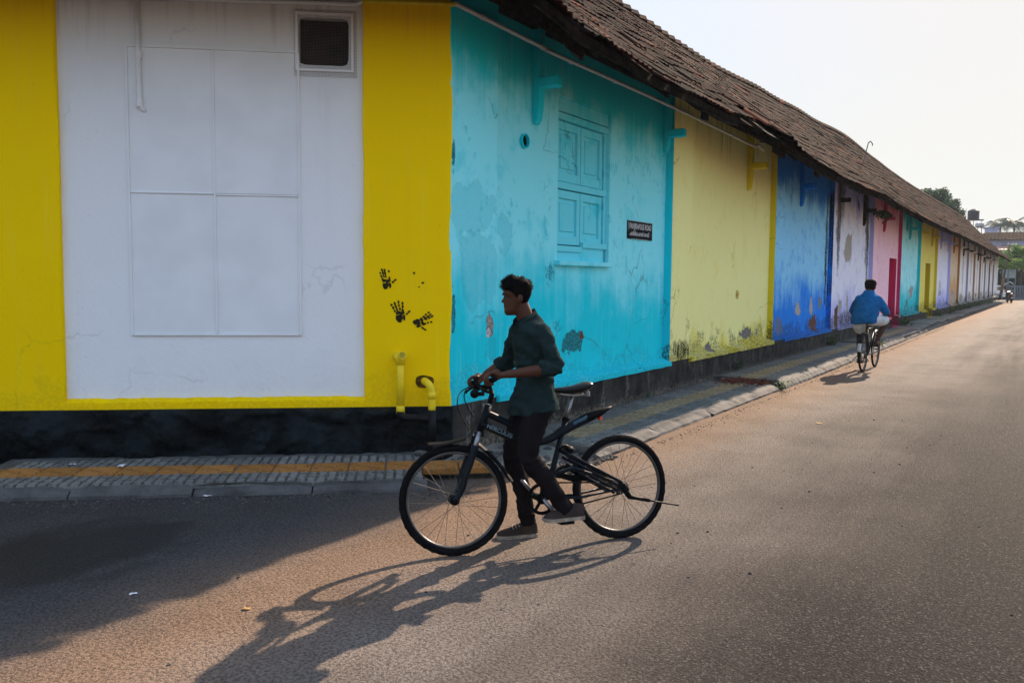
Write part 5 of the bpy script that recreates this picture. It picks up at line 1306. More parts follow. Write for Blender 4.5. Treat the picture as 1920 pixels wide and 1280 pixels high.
def foot2(x, y, z, yaw):
    Mx = Matrix.Translation((x, y, z)) @ Matrix.Rotation(yaw, 4, 'Z'); b.tube([Mx @ Vector(p) for p in ((-.06, 0, .035), (.0, 0, .04), (.08, 0, .03), (.16, 0, .018))], [(.03, .03), (.032, .036), (.022, .042), (.012, .036)], 12)
    for i in range(5):
        yy = -.034 + i * .017; b.tube([Mx @ Vector((.145, yy, .018)), Mx @ Vector((.205 - abs(i - 3) * .007, yy * 1.1, .012))], [.011, .0085], 8)
foot2(.455, -.135, .488, R(-8)); foot2(.345, .135, .165, R(4))
man = as_obj(fuse(b, .008, 3), 'person', M['skin_man']); man.matrix_world = CM
tag(man, 'person in loose blue shirt and white dhoti cycling away, seen from behind', 'person')
b = MB(); hair_geo(b, HM2, .014, .045, 5, crew=.012); as_obj(tufts(fuse(b, .006, 1), HM2, 350, .018, 4), 'hair', M['hair'], man)
def wr2(p): return .010 * ridge(p.x * 4, p.y * 6 + p.z * 4, p.z * 5) - .005 + .006 * mnoise.noise(Vector((p.x * 14, p.y * 14 - p.z * 9, p.z * 12)))
b = MB(); hem2 = lambda th: -.045 * max(0, math.sin(th)) * (1 if math.cos(th) < .5 else .3) + .012 * math.sin(4 * th)
b.loft([oval(cx, cy, z, a, w, hem=(hem2 if i == 0 else None)) for i, (z, cx, cy, a, w) in enumerate(((.905, .17, .04, .165, .235), (.97, .17, .03, .17, .235), (1.06, .185, .02, .165, .23), (1.16, .215, .01, .16, .228), (1.26, .25, 0, .158, .238), (1.32, .272, 0, .148, .228), (1.37, .292, 0, .128, .19), (1.41, .308, 0, .108, .145), (1.445, .32, 0, .092, .11), (1.475, .33, 0, .085, .092)))])
for A_ in (aL, aR):
    A_ = [Vector(p) for p in A_]; limb(b, [A_[0] + Vector((0, -.02 if A_[0].y > 0 else .02, -.01)), A_[0].lerp(A_[1], .5), A_[1] + Vector((-.02, 0, -.01)), A_[1].lerp(A_[2], .55)], [.083, .079, .074, .056])
as_obj(fuse(b, .010, 3, wr2), 'shirt', M['shirt_blue'], man)
m = MB(); m.loft([oval(.338, 0, 1.455, .082, .088, 24), oval(.345, 0, 1.50, .074, .078, 24), oval(.345, 0, 1.502, .080, .084, 24), oval(.335, 0, 1.468, .098, .104, 24)], cap=False); m.build('collar', M['shirt_blue'], man, smooth=True)
b = MB(); b.loft([oval(.20, 0, z, a, w) for z, a, w in ((.90, .12, .17), (.95, .15, .20), (1.02, .15, .20), (1.06, .12, .17))])
limb(b, [(.20, -.11, .965), (.40, -.20, .955), Vector(lR[0]).lerp(Vector(lR[1]), .82)], [.118, .112, .094]); limb(b, [(.20, .12, .955), (.34, .15, .83), Vector(lL[0]).lerp(Vector(lL[1]), .62)], [.118, .115, .10])
b.tube([(.16, .15, .93), (.20, .16, .80)], [.10, .085], 14)
as_obj(fuse(b, .010, 3, wr2), 'dhoti', M['dhoti'], man)
for x, y, z, yw in ((.455, -.135, .474, R(-8)), (.345, .135, .153, R(4))):
    m = MB(); Mx = Matrix.Translation((x, y, z)) @ Matrix.Rotation(yw, 4, 'Z'); m.loft([[(q, -w_, 0), (q, w_, 0), (q, w_, .014), (q, -w_, .014)] for q, w_ in ((-.085, .02), (-.06, .034), (.03, .032), (.10, .044), (.18, .044), (.222, .026))], Mx); o = m.build('slipper', M['bike_black'], man, recalc=True)
    m = MB(); m.tube([Mx @ Vector(p) for p in ((.06, -.046, .012), (.10, -.03, .055), (.145, 0, .05), (.10, .03, .055), (.06, .046, .012))], .007, 6); m.build('slipper_strap', M['bike_black'], o)
# ================================================================== FAR END OF THE STREET
def leaf_mat(name, a, b, trans=.25):
    g = G(name); t = g.attr('tint'); c = g.mix(t, a, b); g.b.inputs['Transmission Weight'].default_value = 0.0
    g.L(c, g.b.inputs['Base Color']); g.b.inputs['Roughness'].default_value = .6; g.b.inputs['Specular IOR Level'].default_value = .25
    tr = g.N('ShaderNodeBsdfTranslucent'); g.L(c, tr.inputs[0]); mx = g.N('ShaderNodeMixShader'); mx.inputs[0].default_value = trans
    g.nt.links.new(g.b.outputs[0], mx.inputs[1]); g.nt.links.new(tr.outputs[0], mx.inputs[2]); g.nt.links.new(mx.outputs[0], g.out.inputs[0]); return g.mat
M['leaf_tree'] = leaf_mat('tree_leaf', (.022, .065, .035), (.075, .13, .05)); M['leaf_bush'] = leaf_mat('bush_leaf', (.06, .17, .03), (.19, .33, .05), .4)
M['leaf_dark'] = leaf_mat('shaded_leaf', (.010, .045, .035), (.025, .075, .045), .1); M['leaf_palm'] = leaf_mat('palm_leaf', (.03, .06, .04), (.07, .10, .06)); M['leaf_weed'] = leaf_mat('weed_leaf', (.03, .085, .018), (.09, .17, .04))
M['bark'] = simple('bark', (.11, .085, .065), .9, .1, var=.5, sc=8, bump=.5)
def leaves(name, blobs, n, size, mat, parent, seed=1, M_=None, aspect=.55, shell=.55):
    rg = random.Random(seed); vs = []; fs = []; tn = []; vol = [b_[1][0] * b_[1][1] * b_[1][2] for b_ in blobs]; tot = sum(vol)
    for (c, r_), v_ in zip(blobs, vol):
        base = rg.uniform(.0, .6)
        for q in range(max(8, int(n * v_ / tot))):
            d = Vector((rg.gauss(0, 1), rg.gauss(0, 1), rg.gauss(0, 1))).normalized(); k = rg.random() ** (shell * .6)
            k *= 1 + .35 * mnoise.noise(d * 2.3 + Vector(c))
            p = Vector((c[0] + d.x * r_[0] * k, c[1] + d.y * r_[1] * k, c[2] + d.z * r_[2] * k))
            e1 = Vector((rg.gauss(0, 1), rg.gauss(0, 1), rg.gauss(0, .6))).normalized(); e2 = e1.cross(Vector((rg.gauss(0, 1), rg.gauss(0, 1), rg.gauss(0, 1)))).normalized()
            s_ = size * rg.uniform(.6, 1.3); i = len(vs); vs += [p - e1 * s_, p + e2 * s_ * aspect, p + e1 * s_, p - e2 * s_ * aspect]; fs.append((i, i + 1, i + 2, i + 3)); t = min(1, max(0, base + rg.uniform(-.2, .4) + .25 * d.z)); tn += [t] * 4
    m = MB(); m.add(vs, fs); o = m.build(name, mat, parent); a_ = o.data.attributes.new('tint', 'FLOAT', 'POINT'); a_.data.foreach_set('value', tn); return o
def frame_at(px, depth):
    g0 = at(px, 560, depth); g0.z = 0; fx = Vector((ray(px, 640).x, ray(px, 640).y, 0)).normalized()      # y axis away from the camera
    return Matrix(((fx.y, fx.x, 0, g0.x), (-fx.x, fx.y, 0, g0.y), (0, 0, 1, 0), (0, 0, 0, 1)))
def zpx(py, depth, px=1880): return at(px, py, depth).z

# big tree behind the roof
T = frame_at(1742, 96); tr = empty('tree', T); tag(tr, 'large leafy tree rising behind the warehouse roof', 'tree')
m = MB(); m.tube(cr([(0, 0, 0), (.2, 0, 4), (-.1, .2, 7.5)], 4), [.42] * 5 + [.3] * 4, 10); m.build('trunk', M['bark'], tr, smooth=True)
for q, e_ in enumerate(((1.6, .3, 10.5), (-1.4, -.5, 10.8), (.2, 1, 11.6), (2.4, -.4, 8.8), (-2.2, .6, 9.6))):
    m = MB(); m.tube(cr([(-.1, .2, 7.2), (e_[0] * .45, e_[1] * .5, 8.9), e_], 4), [.2, .19, .17, .15, .13, .11, .09, .07, .05], 8); m.build('limb', M['bark'], tr, smooth=True)
rg = random.Random(4); bl = []
for c, r_ in (((-1.0, 0, 11.0), (1.5, 1.5, 1.2)), ((.4, .3, 11.3), (1.3, 1.4, .95)), ((-2.4, 0, 10.2), (1.1, 1.3, .8)), ((1.5, 0, 10.3), (1.3, 1.4, .9)), ((2.4, .2, 9.0), (1.0, 1.2, 1.1)), ((2.9, 0, 7.6), (.85, 1.1, 1.1)), ((.4, -.3, 9.4), (1.8, 1.5, 1.2)), ((-1.6, -.3, 9.2), (1.6, 1.5, 1.1)), ((1.4, -.3, 7.9), (1.5, 1.3, 1.1)), ((3.6, 0, 6.5), (.6, .8, .8))):
    bl.append((c, tuple(v * .72 for v in r_)))
    for q in range(5):
        d = Vector((rg.gauss(0, 1), rg.gauss(0, 1), rg.gauss(.2, 1))).normalized(); bl.append(((c[0] + d.x * r_[0] * .85, c[1] + d.y * r_[1] * .85, c[2] + d.z * r_[2] * .85), tuple(v * rg.uniform(.22, .38) for v in r_)))
leaves('crown', [(c, tuple(v * 1.3 for v in r_)) for c, r_ in bl], 22000, .12, M['leaf_tree'], tr, 5)

# palms far behind
def palm(px, depth, py, fl, label, seed):
    T = frame_at(px, depth); z = zpx(py, depth, px); p = empty('palm_tree', T); tag(p, label, 'palm tree', 'palms beyond the far roofs'); rg = random.Random(seed)
    m = MB(); m.tube(cr([(.3, 0, 0), (.1, 0, z * .5), (0, 0, z)], 4), [.2] * 5 + [.15] * 4, 8); m.build('trunk', M['bark'], p, smooth=True)
    for k in range(13):
        az = 2 * math.pi * k / 13 + rg.uniform(-.2, .2); up_ = rg.uniform(.15, 1.0); pts = []
        for q in range(8):
            t = q / 7; pts.append(Vector((math.cos(az) * fl * t * (.6 + .4 * (1 - up_ * .5)), math.sin(az) * fl * t * .8, z + fl * (up_ * t - (.75 + .35 * (1 - up_)) * t * t))))
        m = MB(); m.tube(pts, [.03, .028, .024, .02, .016, .012, .008, .005], 5); n0 = len(m.v); tn = [.2] * n0
        for q in range(7):
            for h in range(5):
                t = h / 5; a_ = pts[q].lerp(pts[q + 1], t); d = (pts[q + 1] - pts[q]).normalized(); sd_ = d.cross(Vector((0, 0, 1))).normalized(); ll = fl * .30 * math.sin(math.pi * min(1, (q + t) / 7 * .85 + .12))
                for s_ in (1, -1):
                    e_ = a_ + sd_ * s_ * ll * .8 + d * ll * .4 - Vector((0, 0, ll * rg.uniform(.25, .6))); i = len(m.v); m.add([a_ - d * .06, a_ + d * .06, e_], [(0, 1, 2)]); tn += [rg.random()] * 3
        o = m.build('frond', M['leaf_palm'], p); at_ = o.data.attributes.new('tint', 'FLOAT', 'POINT'); at_.data.foreach_set('value', tn)
palm(1869, 150, 424, 3.6, 'smaller palm left of its neighbour beyond the far roofs', 3); palm(1895, 140, 420, 4.0, 'taller palm at the right edge beyond the far roofs', 8)

# house across the end of the street
FD = 104; T = frame_at(1905, FD); hs = empty('house', T); tag(hs, 'far two-storey house with tiled roof and rusty awning at the street end', 'house')
px = lambda x: (x - 1905) * FD / 1600.0 / .87
Zr, Ze, Zf, Za, Zb = (zpx(y, FD) for y in (431, 449, 460, 469, 474))
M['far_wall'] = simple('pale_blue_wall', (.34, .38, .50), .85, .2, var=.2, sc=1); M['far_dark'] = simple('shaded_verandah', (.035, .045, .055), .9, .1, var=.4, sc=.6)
M['rust_tin'] = simple('rusty_tin_awning', (.50, .26, .19), .7, .3, var=.35, sc=1.5); M['blue_beam'] = simple('blue_painted_beam', (.16, .27, .36), .6, .3, var=.2)
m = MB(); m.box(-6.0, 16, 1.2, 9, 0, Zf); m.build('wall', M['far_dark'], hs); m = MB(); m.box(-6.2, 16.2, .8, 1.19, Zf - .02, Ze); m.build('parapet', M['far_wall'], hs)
m = MB(); rows_ = 9; tn = []
for r_ in range(rows_):
    for c_ in range(60):
        x = -6.6 + c_ * .39; t = r_ / rows_; xm_ = -6.6 + 3.0 * t
        if x < xm_: continue
        y0 = .3 + 4.5 * t; z0 = Ze + (Zr - Ze) * t; dy, dz = 4.5 / rows_, (Zr - Ze) / rows_; ph = len(m.v)
        m.add([(x, y0, z0 + .05), (x + .13, y0, z0 + .12), (x + .26, y0, z0 + .05), (x + .38, y0, z0 + .05), (x, y0 + dy * 1.1, z0 + dz), (x + .13, y0 + dy * 1.1, z0 + dz + .06), (x + .26, y0 + dy * 1.1, z0 + dz), (x + .38, y0 + dy * 1.1, z0 + dz)], [(0, 1, 5, 4), (1, 2, 6, 5), (2, 3, 7, 6)]); tn += [rnd.random()] * 8
ro = m.build('roof_tiles', M['tile'], hs); ro['kind'] = 'stuff'; at_ = ro.data.attributes.new('tint', 'FLOAT', 'POINT'); at_.data.foreach_set('value', tn)
m = MB(); m.add([(-6.6, .3, Ze + .02), (16.4, .3, Ze + .02), (16.4, 4.8, Zr - .02), (-3.6, 4.8, Zr - .02), (-6.6, 9.3, Ze), (16.4, 9.3, Ze)], [(0, 1, 2, 3), (0, 3, 4), (3, 2, 5, 4)]); m.build('roof', M['wood'], hs)
m = MB(); n = 110
for i in range(n):
    x0, x1 = -4.6 + i * .19, -4.6 + (i + 1) * .19; h0, h1 = .03 * (i % 2), .03 * ((i + 1) % 2); m.quad((x0, -2.2, Za + h0), (x1, -2.2, Za + h1), (x1, .8, Zf + h1), (x0, .8, Zf + h0))
m.build('awning', M['rust_tin'], hs)
m = MB(); m.box(-4.6, 1.2, -2.1, -1.95, Zb, Za - .03); m.build('beam', M['blue_beam'], hs); m = MB(); m.box(.95, 1.2, -2.1, -1.9, 0, Zb); m.build('post', M['blue_beam'], hs)
# lower tiled house at its left
T = frame_at(1815, 118); h2 = empty('house', T); tag(h2, 'low grey-roofed house half hidden behind the warehouse ridge', 'house'); z0 = zpx(452, 118, 1815); z1 = zpx(437, 118, 1815)
m = MB(); m.box(-3, 3.2, 1, 6, 0, z0); m.build('wall', M['far_wall'], h2); m = MB(); m.add([(-3.4, .5, z0), (3.6, .5, z0), (2.6, 3.5, z1), (-2.4, 3.5, z1), (3.6, 6.5, z0), (-3.4, 6.5, z0)], [(0, 1, 2, 3), (1, 4, 2), (3, 2, 4, 5), (0, 3, 5)]); m.build('roof', M['tile'], h2)
T = frame_at(1853, 128); h3 = empty('house', T); tag(h3, 'small pale blue rooftop block below the smaller palm', 'house'); z0 = zpx(442, 128, 1853); z1 = zpx(428, 128, 1853)
m = MB(); m.box(-.9, .9, 0, 3, 0, z1); m.build('wall', M['far_wall'], h3); m = MB(); m.box(-1.1, 1.1, -.2, 3.2, z1, z1 + .12); m.build('roof', M['far_wall'], h3)

# water tanks
D = 112; T = frame_at(1818, D); wt_ = empty('water_tank', T); tag(wt_, 'black ribbed water tank on a tall steel stand', 'water tank'); zb, zt = zpx(413, D, 1818), zpx(394, D, 1818)
m = MB(); pr_ = [(.68, zb)]; k = 7
for i in range(k): a = zb + (zt - zb) * (.05 + .8 * i / k); pr_ += [(.68, a), (.72, a + .04), (.68, a + .08)]
pr_ += [(.66, zb + (zt - zb) * .88), (.45, zt - .02), (.25, zt), (.24, zt + .06), (.02, zt + .07)]
m.lathe(pr_, 20); m.build('tank', simple('black_poly_tank', (.035, .04, .045), .5, .4), wt_, smooth=False)
M['stand'] = simple('rusty_steel_stand', (.16, .13, .12), .7, .3, var=.4)
for x in (-.7, .05, 1.0):
    for y in (-.5, .5): m = MB(); m.tube([(x, y, zb - 4.0), (x, y, zb)], .035, 6); m.build('leg', M['stand'], wt_)
m = MB(); m.box(-.95, 1.2, -.75, .75, zb - .08, zb); m.build('platform', M['stand'], wt_)
m = MB(); m.tube([(-.85, 0, zb), (-.85, 0, zb + 1.5)], .02, 6); m.build('vent_pipe', M['stand'], wt_)
for q, (pxx, lb) in enumerate(((1827, 'white solar heater tank, left of its twin below the black tank'), (1834, 'cream solar heater tank, right of its twin below the black tank'))):
    T = frame_at(pxx, D - 3); w2 = empty('heater_tank', T); tag(w2, lb, 'water tank', 'solar heater tanks'); zc = zpx(423, D - 3, pxx)
    m = MB(); m.lathe([(.02, -.5), (.26, -.48), (.32, -.4), (.32, .9), (.26, 1.0), (.02, 1.0)], 18, M=Matrix.Translation((0, 0, zc)), axis='Y'); m.build('tank', simple('tank_%d' % q, (.5, .5, .5) if q == 0 else (.45, .40, .36), .35, .5), w2, smooth=True)
    for y in (-.3, .8): m = MB(); m.tube([(0, y, zc - 2.6), (0, y, zc - .3)], .03, 6); m.build('leg', M['stand'], w2)

# bush, gate, car, scooter, frames, pole
T = frame_at(1900, 95); bs = empty('bush', T); tag(bs, 'bright green bush above the gate at the street end', 'bush')
m = MB()
for x in (-1.0, .6, 2.2, 4.0): m.tube([(x, 0, 0), (x + .1, .1, 2.5), (x - .1, 0, 4.3)], [.09, .07, .04], 7)
m.build('stem', M['bark'], bs); rg = random.Random(9); bl = []
for i in range(16):
    x = -1.7 + i * .52; bl.append(((x, rg.uniform(-.4, .3), 4.9 + .5 * math.sin(x * 1.3 + 1) + rg.uniform(-.2, .3)), (rg.uniform(.5, .8), .6, rg.uniform(.4, .65))))
    bl.append(((x, rg.uniform(-.2, .5), 3.9 + rg.uniform(-.3, .3)), (.75, .7, .5)))
leaves('crown', bl, 9000, .12, M['leaf_bush'], bs, 7)
bl = [((x * .7 - 2.2, .8, z), (.7, .5, .6)) for x in range(16) for z in (.7, 1.5, 2.3, 3.1)]
leaves('lower_foliage', bl, 5000, .16, M['leaf_dark'], bs, 8, shell=1.0)
m = MB(); m.box(-3.0, 9, 1.5, 1.8, 0, 3.6); m.build('compound_wall', M['far_dark'], bs) if False else None
cw = MB().box(-3.2, 12, 1.6, 1.85, 0, 3.4); T2 = T; cwo = cw.build('compound_wall', simple('dark_green_wall', (.03, .075, .07), .9, .1, var=.4, sc=1.0)); cwo.matrix_world = T; tag(cwo, 'dark green compound wall behind the bright bush', 'wall')  # wall in one dark teal green with slight mottling
T = frame_at(1915, 92); gt = empty('gate', T); tag(gt, 'low grey-blue steel bar gate across the end of the street', 'gate'); M['gate'] = simple('grey_blue_steel', (.20, .26, .31), .5, .4, .2, var=.2)
for i in range(26): x = -1.15 + i * .15; m = MB(); m.box(x - .025, x + .025, -.02, .02, .12, 1.42); m.build('bar', M['gate'], gt)
for z_ in (.1, 1.40): m = MB(); m.box(-1.2, 2.75, -.03, .03, z_, z_ + .07); m.build('rail', M['gate'], gt)

# parked hatchback seen from its side with the tailgate up
D = 93; T = frame_at(1884, D); cr_ = empty('car', T); tag(cr_, 'white hatchback with raised tailgate parked past the warehouse end', 'car')
M['car_white'] = simple('white_car_paint', (.72, .73, .74), .25, .5, var=.05); M['glass'] = simple('dark_car_glass', (.02, .025, .03), .1, .6)
def body_ring(y):
    k = 1 - .12 * (abs(y) / .8) ** 3
    return [(.05, y, .28), (.06, y, .75), (.0, y, .95), (-.35, y * k, 1.42), (-.6, y * k, 1.5), (-2.1, y * k, 1.48), (-2.7, y, 1.05), (-3.5, y, .92), (-3.75, y, .7), (-3.75, y, .3)]
m = MB(); m.loft([body_ring(y) for y in (-.78, -.7, 0, .7, .78)]); bd = m.build('body', M['car_white'], cr_, recalc=True)
for x0, x1 in ((-1.15, -.30), (-2.05, -1.22)):
    m = MB(); m.add([(x0, -.79, .98), (x1 + .05, -.79, .98), (x1 - .12, -.76, 1.38), (x0, -.76, 1.38)], [(0, 1, 2, 3)]); m.build('window', M['glass'], cr_)
for x in (-.62, -3.0):
    for sd in (-1, 1):
        m = MB(); m.lathe([(.10, -.09), (.29, -.08), (.30, .0), (.29, .08), (.10, .09)], 20, M=Matrix.Translation((x, sd * .74, .30)), axis='Y'); w_ = m.build('wheel', M['rubber'], cr_)
        m = MB(); m.lathe([(.02, -.10), (.18, -.095), (.17, -.07)], 14, M=Matrix.Translation((x, sd * .74, .30)), axis='Y'); m.build('hubcap', M['steel'], w_)
m = MB(); m.loft([[(-.42, y, 1.50), (-.38, y, 1.44), (.42, y, 1.86), (.75, y, 1.62), (.78, y, 1.66), (.44, y, 1.93)] for y in (-.62, .62)]); m.build('tailgate', M['car_white'], cr_, recalc=True)
for sd in (-1, 1): m = MB(); m.box(-.06, .07, sd * .72 - .07, sd * .72 + .07, .78, 1.08); m.build('tail_lamp', M['lamp_red'], cr_, bevel=.02)
m = MB(); m.box(-.1, .12, -.76, .76, .25, .48); m.build('bumper', M['bike_black'], cr_, bevel=.03)

# scooter from behind
g0 = on_ground(1896, 568); T = Matrix.Translation(g0) @ Matrix.Rotation(R(90) - R(30) + R(14), 4, 'Z'); sc = empty('scooter', T); tag(sc, 'black scooter parked on the road before the gate', 'scooter')
for x in (0, 1.22):
    m = MB(); m.torus(.19, .05, 28, 10, M=Matrix.Translation((x, 0, .24))); m.lathe([(.02, -.05), (.13, -.045), (.13, .045), (.02, .05)], 16, M=Matrix.Translation((x, 0, .24)), axis='Y'); m.build('wheel', M['rubber'], sc, smooth=True)
M['scoot'] = simple('black_scooter_paint', (.015, .016, .018), .2, .55, var=.2)
m = MB(); m.loft([oval(0, 0, 0, .01, .01, 12)] and [[(x, w * math.cos(t), z + h * math.sin(t)) for t in [2 * math.pi * j / 14 for j in range(14)]] for x, w, z, h in ((-.22, .06, .68, .06), (-.1, .16, .62, .15), (.2, .19, .56, .2), (.45, .15, .48, .2), (.55, .08, .36, .1))]); m.build('body', M['scoot'], sc, smooth=True, recalc=True)
m = MB(); m.loft([[(x, w * math.cos(t), z + h * math.sin(t)) for t in [2 * math.pi * j / 14 for j in range(14)]] for x, w, z, h in ((-.2, .08, .78, .04), (.1, .15, .79, .06), (.4, .13, .76, .05), (.58, .06, .74, .03))]); m.build('seat', M['seat'], sc, smooth=True, recalc=True)
m = MB(); m.box(.4, .95, -.16, .16, .26, .31); m.build('floorboard', M['scoot'], sc, bevel=.02)
m = MB(); m.loft([[(x, -w, z), (x, w, z), (x + .06, w * .9, z + .02), (x + .06, -w * .9, z + .02)] for x, w, z in ((.93, .17, .28), (1.0, .20, .55), (.98, .17, .82), (.95, .09, .98))]); m.build('leg_shield', M['scoot'], sc, recalc=True)
m = MB(); m.tube([(1.22, .09, .24), (1.05, .07, .6), (.96, 0, 1.0)], .03, 8); m.build('fork', M['steel'], sc); m = MB(); m.tube([(.9, .34, 1.04), (.97, .15, 1.07), (.97, -.15, 1.07), (.9, -.34, 1.04)], .016, 8); m.build('handlebar', M['bike_black'], sc)
for sd in (1, -1):
    m = MB(); m.tube([(.94, sd * .25, 1.05), (.95, sd * .32, 1.22)], .008, 6); m.ellipsoid((.95, sd * .33, 1.25), (.02, .07, .05)); m.build('mirror', M['bike_black'], sc)
m = MB(); m.box(-.25, -.2, -.07, .07, .62, .70); m.build('tail_lamp', M['lamp_red'], sc, bevel=.01); m = MB(); m.box(-.21, -.20, -.1, .1, .40, .50); m.build('number_plate', simple('plate_white', (.6, .6, .58), .5, .3), sc)
m = MB(); m.tube([(.1, -.16, .25), (-.3, -.18, .32)], [.03, .05], 10); m.build('exhaust', M['steel'], sc, smooth=True)

for pxx, lb, wd in ((1882.5, 'narrow grey steel frame stand beside the leaning pole', .42), (1895.5, 'wide grey steel frame stand with a panel behind the scooter', .62)):
    D = 89; T = frame_at(pxx, D); fs_ = empty('frame_stand', T); tag(fs_, lb, 'stand', 'steel frame stands'); h = zpx(505, D)
    for x in (-wd / 2, wd / 2):
        for y in (-.25, .25): m = MB(); m.box(x - .025, x + .025, y - .025, y + .025, 0, h); m.build('leg', M['gate'], fs_)
    for z_ in (.5, 1.0, 1.45, h - .06): m = MB(); m.box(-wd / 2, wd / 2, -.27, .27, z_, z_ + .05); m.build('shelf', M['gate'], fs_)
    m = MB(); m.box(-wd / 2 + .03, wd / 2 - .03, .2, .22, h - .9, h - .08); m.build('panel', simple('grey_panel', (.26, .33, .33), .6, .3), fs_)
D = 86; a, b_ = on_ground(1875, 562), at(1893, 457, 84); pl = empty('utility_pole', Matrix.Translation(a)); tag(pl, 'leaning wooden utility pole with insulators at the street end', 'pole'); d = b_ - a
m = MB(); m.tube([Vector((0, 0, 0)), d * .42], [.16, .13], 10); m.build('pole_base', simple('weathered_pole_wood', (.20, .14, .10), .9, .1, var=.4), pl, smooth=True); m = MB(); m.tube([d * .40, d], [.09, .06], 8); m.build('pole_top', M['stand'], pl, smooth=True)
m = MB(); m.box(-.7, .9, -.04, .04, -.05, .05); m.build('cross_arm', M['stand'], pl, loc=d * .97)
for x in (-.1, .3, .7): m = MB(); m.lathe([(.03, 0), (.06, .03), (.04, .08), (.06, .12), (.02, .2)], 10); m.build('insulator', simple('porcelain', (.6, .6, .58), .3, .5), pl, loc=d * .97 + Vector((x, 0, .05)))
w0 = b_; w1 = at(1500, 300, 120); m = MB(); pts = []
for i in range(25): t = i / 24; p = w0.lerp(w1, t); p.z -= 1.2 * math.sin(math.pi * t); pts.append(p)
m.tube(pts, .012, 4); o = m.build('overhead_wire', M['bike_black']); tag(o, 'thin overhead wire running from the leaning pole past the tree', 'wire')
# ================================================================== SMALL THINGS
def pebble(m, p, r_, rg, M_=None):
    n, k = 6, 3; vs = [(p[0], p[1], p[2] + r_ * .7)]; 
    for i in range(1, k):
        for j in range(n):
            th = 2 * math.pi * j / n + rg.random(); q = math.sin(math.pi * i / (k)); vs.append((p[0] + r_ * q * math.cos(th) * rg.uniform(.7, 1.25), p[1] + r_ * q * math.sin(th) * rg.uniform(.7, 1.25), p[2] + r_ * .7 * math.cos(math.pi * i / k) * rg.uniform(.7, 1.2)))
    fs = [(0, 1 + j, 1 + (j + 1) % n) for j in range(n)] + [(1 + j, 1 + n + j, 1 + n + (j + 1) % n, 1 + (j + 1) % n) for j in range(n)]
    m.add(vs, fs, M_)
def mat_gravel():
    g = G('gravel_stones'); t = g.attr('tint'); c = g.mix(t, (.022, .02, .019), (.13, .12, .108)); return g.done(c, .9, .15)
M['gravel'] = mat_gravel()
def pebbles(name, spots, label, cat, kind='stuff'):
    m = MB(); tn = []; rg = random.Random(len(spots))
    for p, r_ in spots:
        a = len(m.v); pebble(m, p, r_, rg); tn += [rg.random()] * (len(m.v) - a)
    o = m.build(name, M['gravel']); at_ = o.data.attributes.new('tint', 'FLOAT', 'POINT'); at_.data.foreach_set('value', tn); tag(o, label, cat, kind=kind); return o
rg = random.Random(21); sp_ = []
for i in range(5200):                        # broken corner of the pavement
    s_, n_ = rg.uniform(-.35, 1.0), rg.uniform(.1, 1.5); k = mnoise.noise(Vector((s_ * 2.2, n_ * 2.2, 0)))
    if n_ > 1.15 + .25 * k or rg.random() > .95 - .75 * max(0, (n_ - .85)): continue
    if s_ < (.638 * n_ - .30) / .77 - .55: continue
    r_ = rg.choice((.006, .008, .01, .012, .018)) * rg.uniform(.7, 1.3); p = W(s_, n_, .045 * max(0, 1 - n_ / 1.1) + .02 * k); sp_.append(((p.x, p.y, max(p.z, .0) + r_ * .2), r_))
for i in range(26):
    s_, n_ = rg.uniform(-.3, .9), rg.uniform(.15, .95); p = W(s_, n_, .05); r_ = rg.uniform(.025, .05); sp_.append(((p.x, p.y, p.z), r_))
pebbles('gravel', sp_, 'loose grey gravel and rubble where the pavement is broken at the corner', 'gravel')
m = MB(); vs = []; fs = []; N_ = 26                 # the rubble mound under the stones
for i in range(N_ + 1):
    for j in range(N_ + 1):
        s_ = -.55 + 1.6 * i / N_; n_ = 1.45 * j / N_; e_ = min(1, max(0, 1.15 - n_) / .5) * min(1, (1.05 - s_) / .2 + .3) * min(1, max(0, (s_ - (.638 * n_ - .30) / .77 + .45)) / .2)
        vs.append((s_, -n_, -.02 + e_ * (.06 + .03 * mnoise.noise(Vector((s_ * 5, n_ * 5, 0))))))
for i in range(N_):
    for j in range(N_): a = i * (N_ + 1) + j; fs.append((a, a + 1, a + N_ + 2, a + N_ + 1))
m.add(vs, fs); o = m.build('rubble_ground', M['slab'], rot=STREET_ROT, loc=K, smooth=True); tag(o, kind='structure')
sp_ = []
for i in range(2600):                        # grit swept along the kerbs
    if rg.random() < .6: s_ = rg.uniform(1.0, 30); n_ = 1.2 - .006 * max(0, s_ - 7) + abs(rg.gauss(0, .07)); p = W(s_, n_, 0)
    else:
        x_, n_ = -rg.uniform(-.1, 4.2), 1.13 + abs(rg.gauss(0, .12)); p = WM @ (Matrix.Rotation(ROT_L, 4, 'Z') @ Vector((x_, -n_, 0)))
    r_ = rg.choice((.003, .004, .005, .006, .009)) * rg.uniform(.7, 1.3); sp_.append(((p.x, p.y, r_ * .2), r_))
pebbles('grit', sp_, 'dark grit gathered along the foot of the kerbs', 'grit')
sp_ = []
for i in range(420):
    s_, n_ = rg.uniform(-6, 14), rg.uniform(-.4, 5.5); p = W(s_, n_, 0); r_ = rg.choice((.004, .005, .007, .010)) * rg.uniform(.6, 1.2); sp_.append(((p.x, p.y, r_ * .2), r_))
    x_, n_ = -rg.uniform(.2, 3.8), rg.uniform(.1, 1.0); p = WM @ (Matrix.Rotation(ROT_L, 4, 'Z') @ Vector((x_, -n_, .102))); sp_.append(((p.x, p.y, p.z), rg.uniform(.003, .008)))
pebbles('crumbs', sp_, 'scattered small dark crumbs of stone on road and pavement', 'grit')

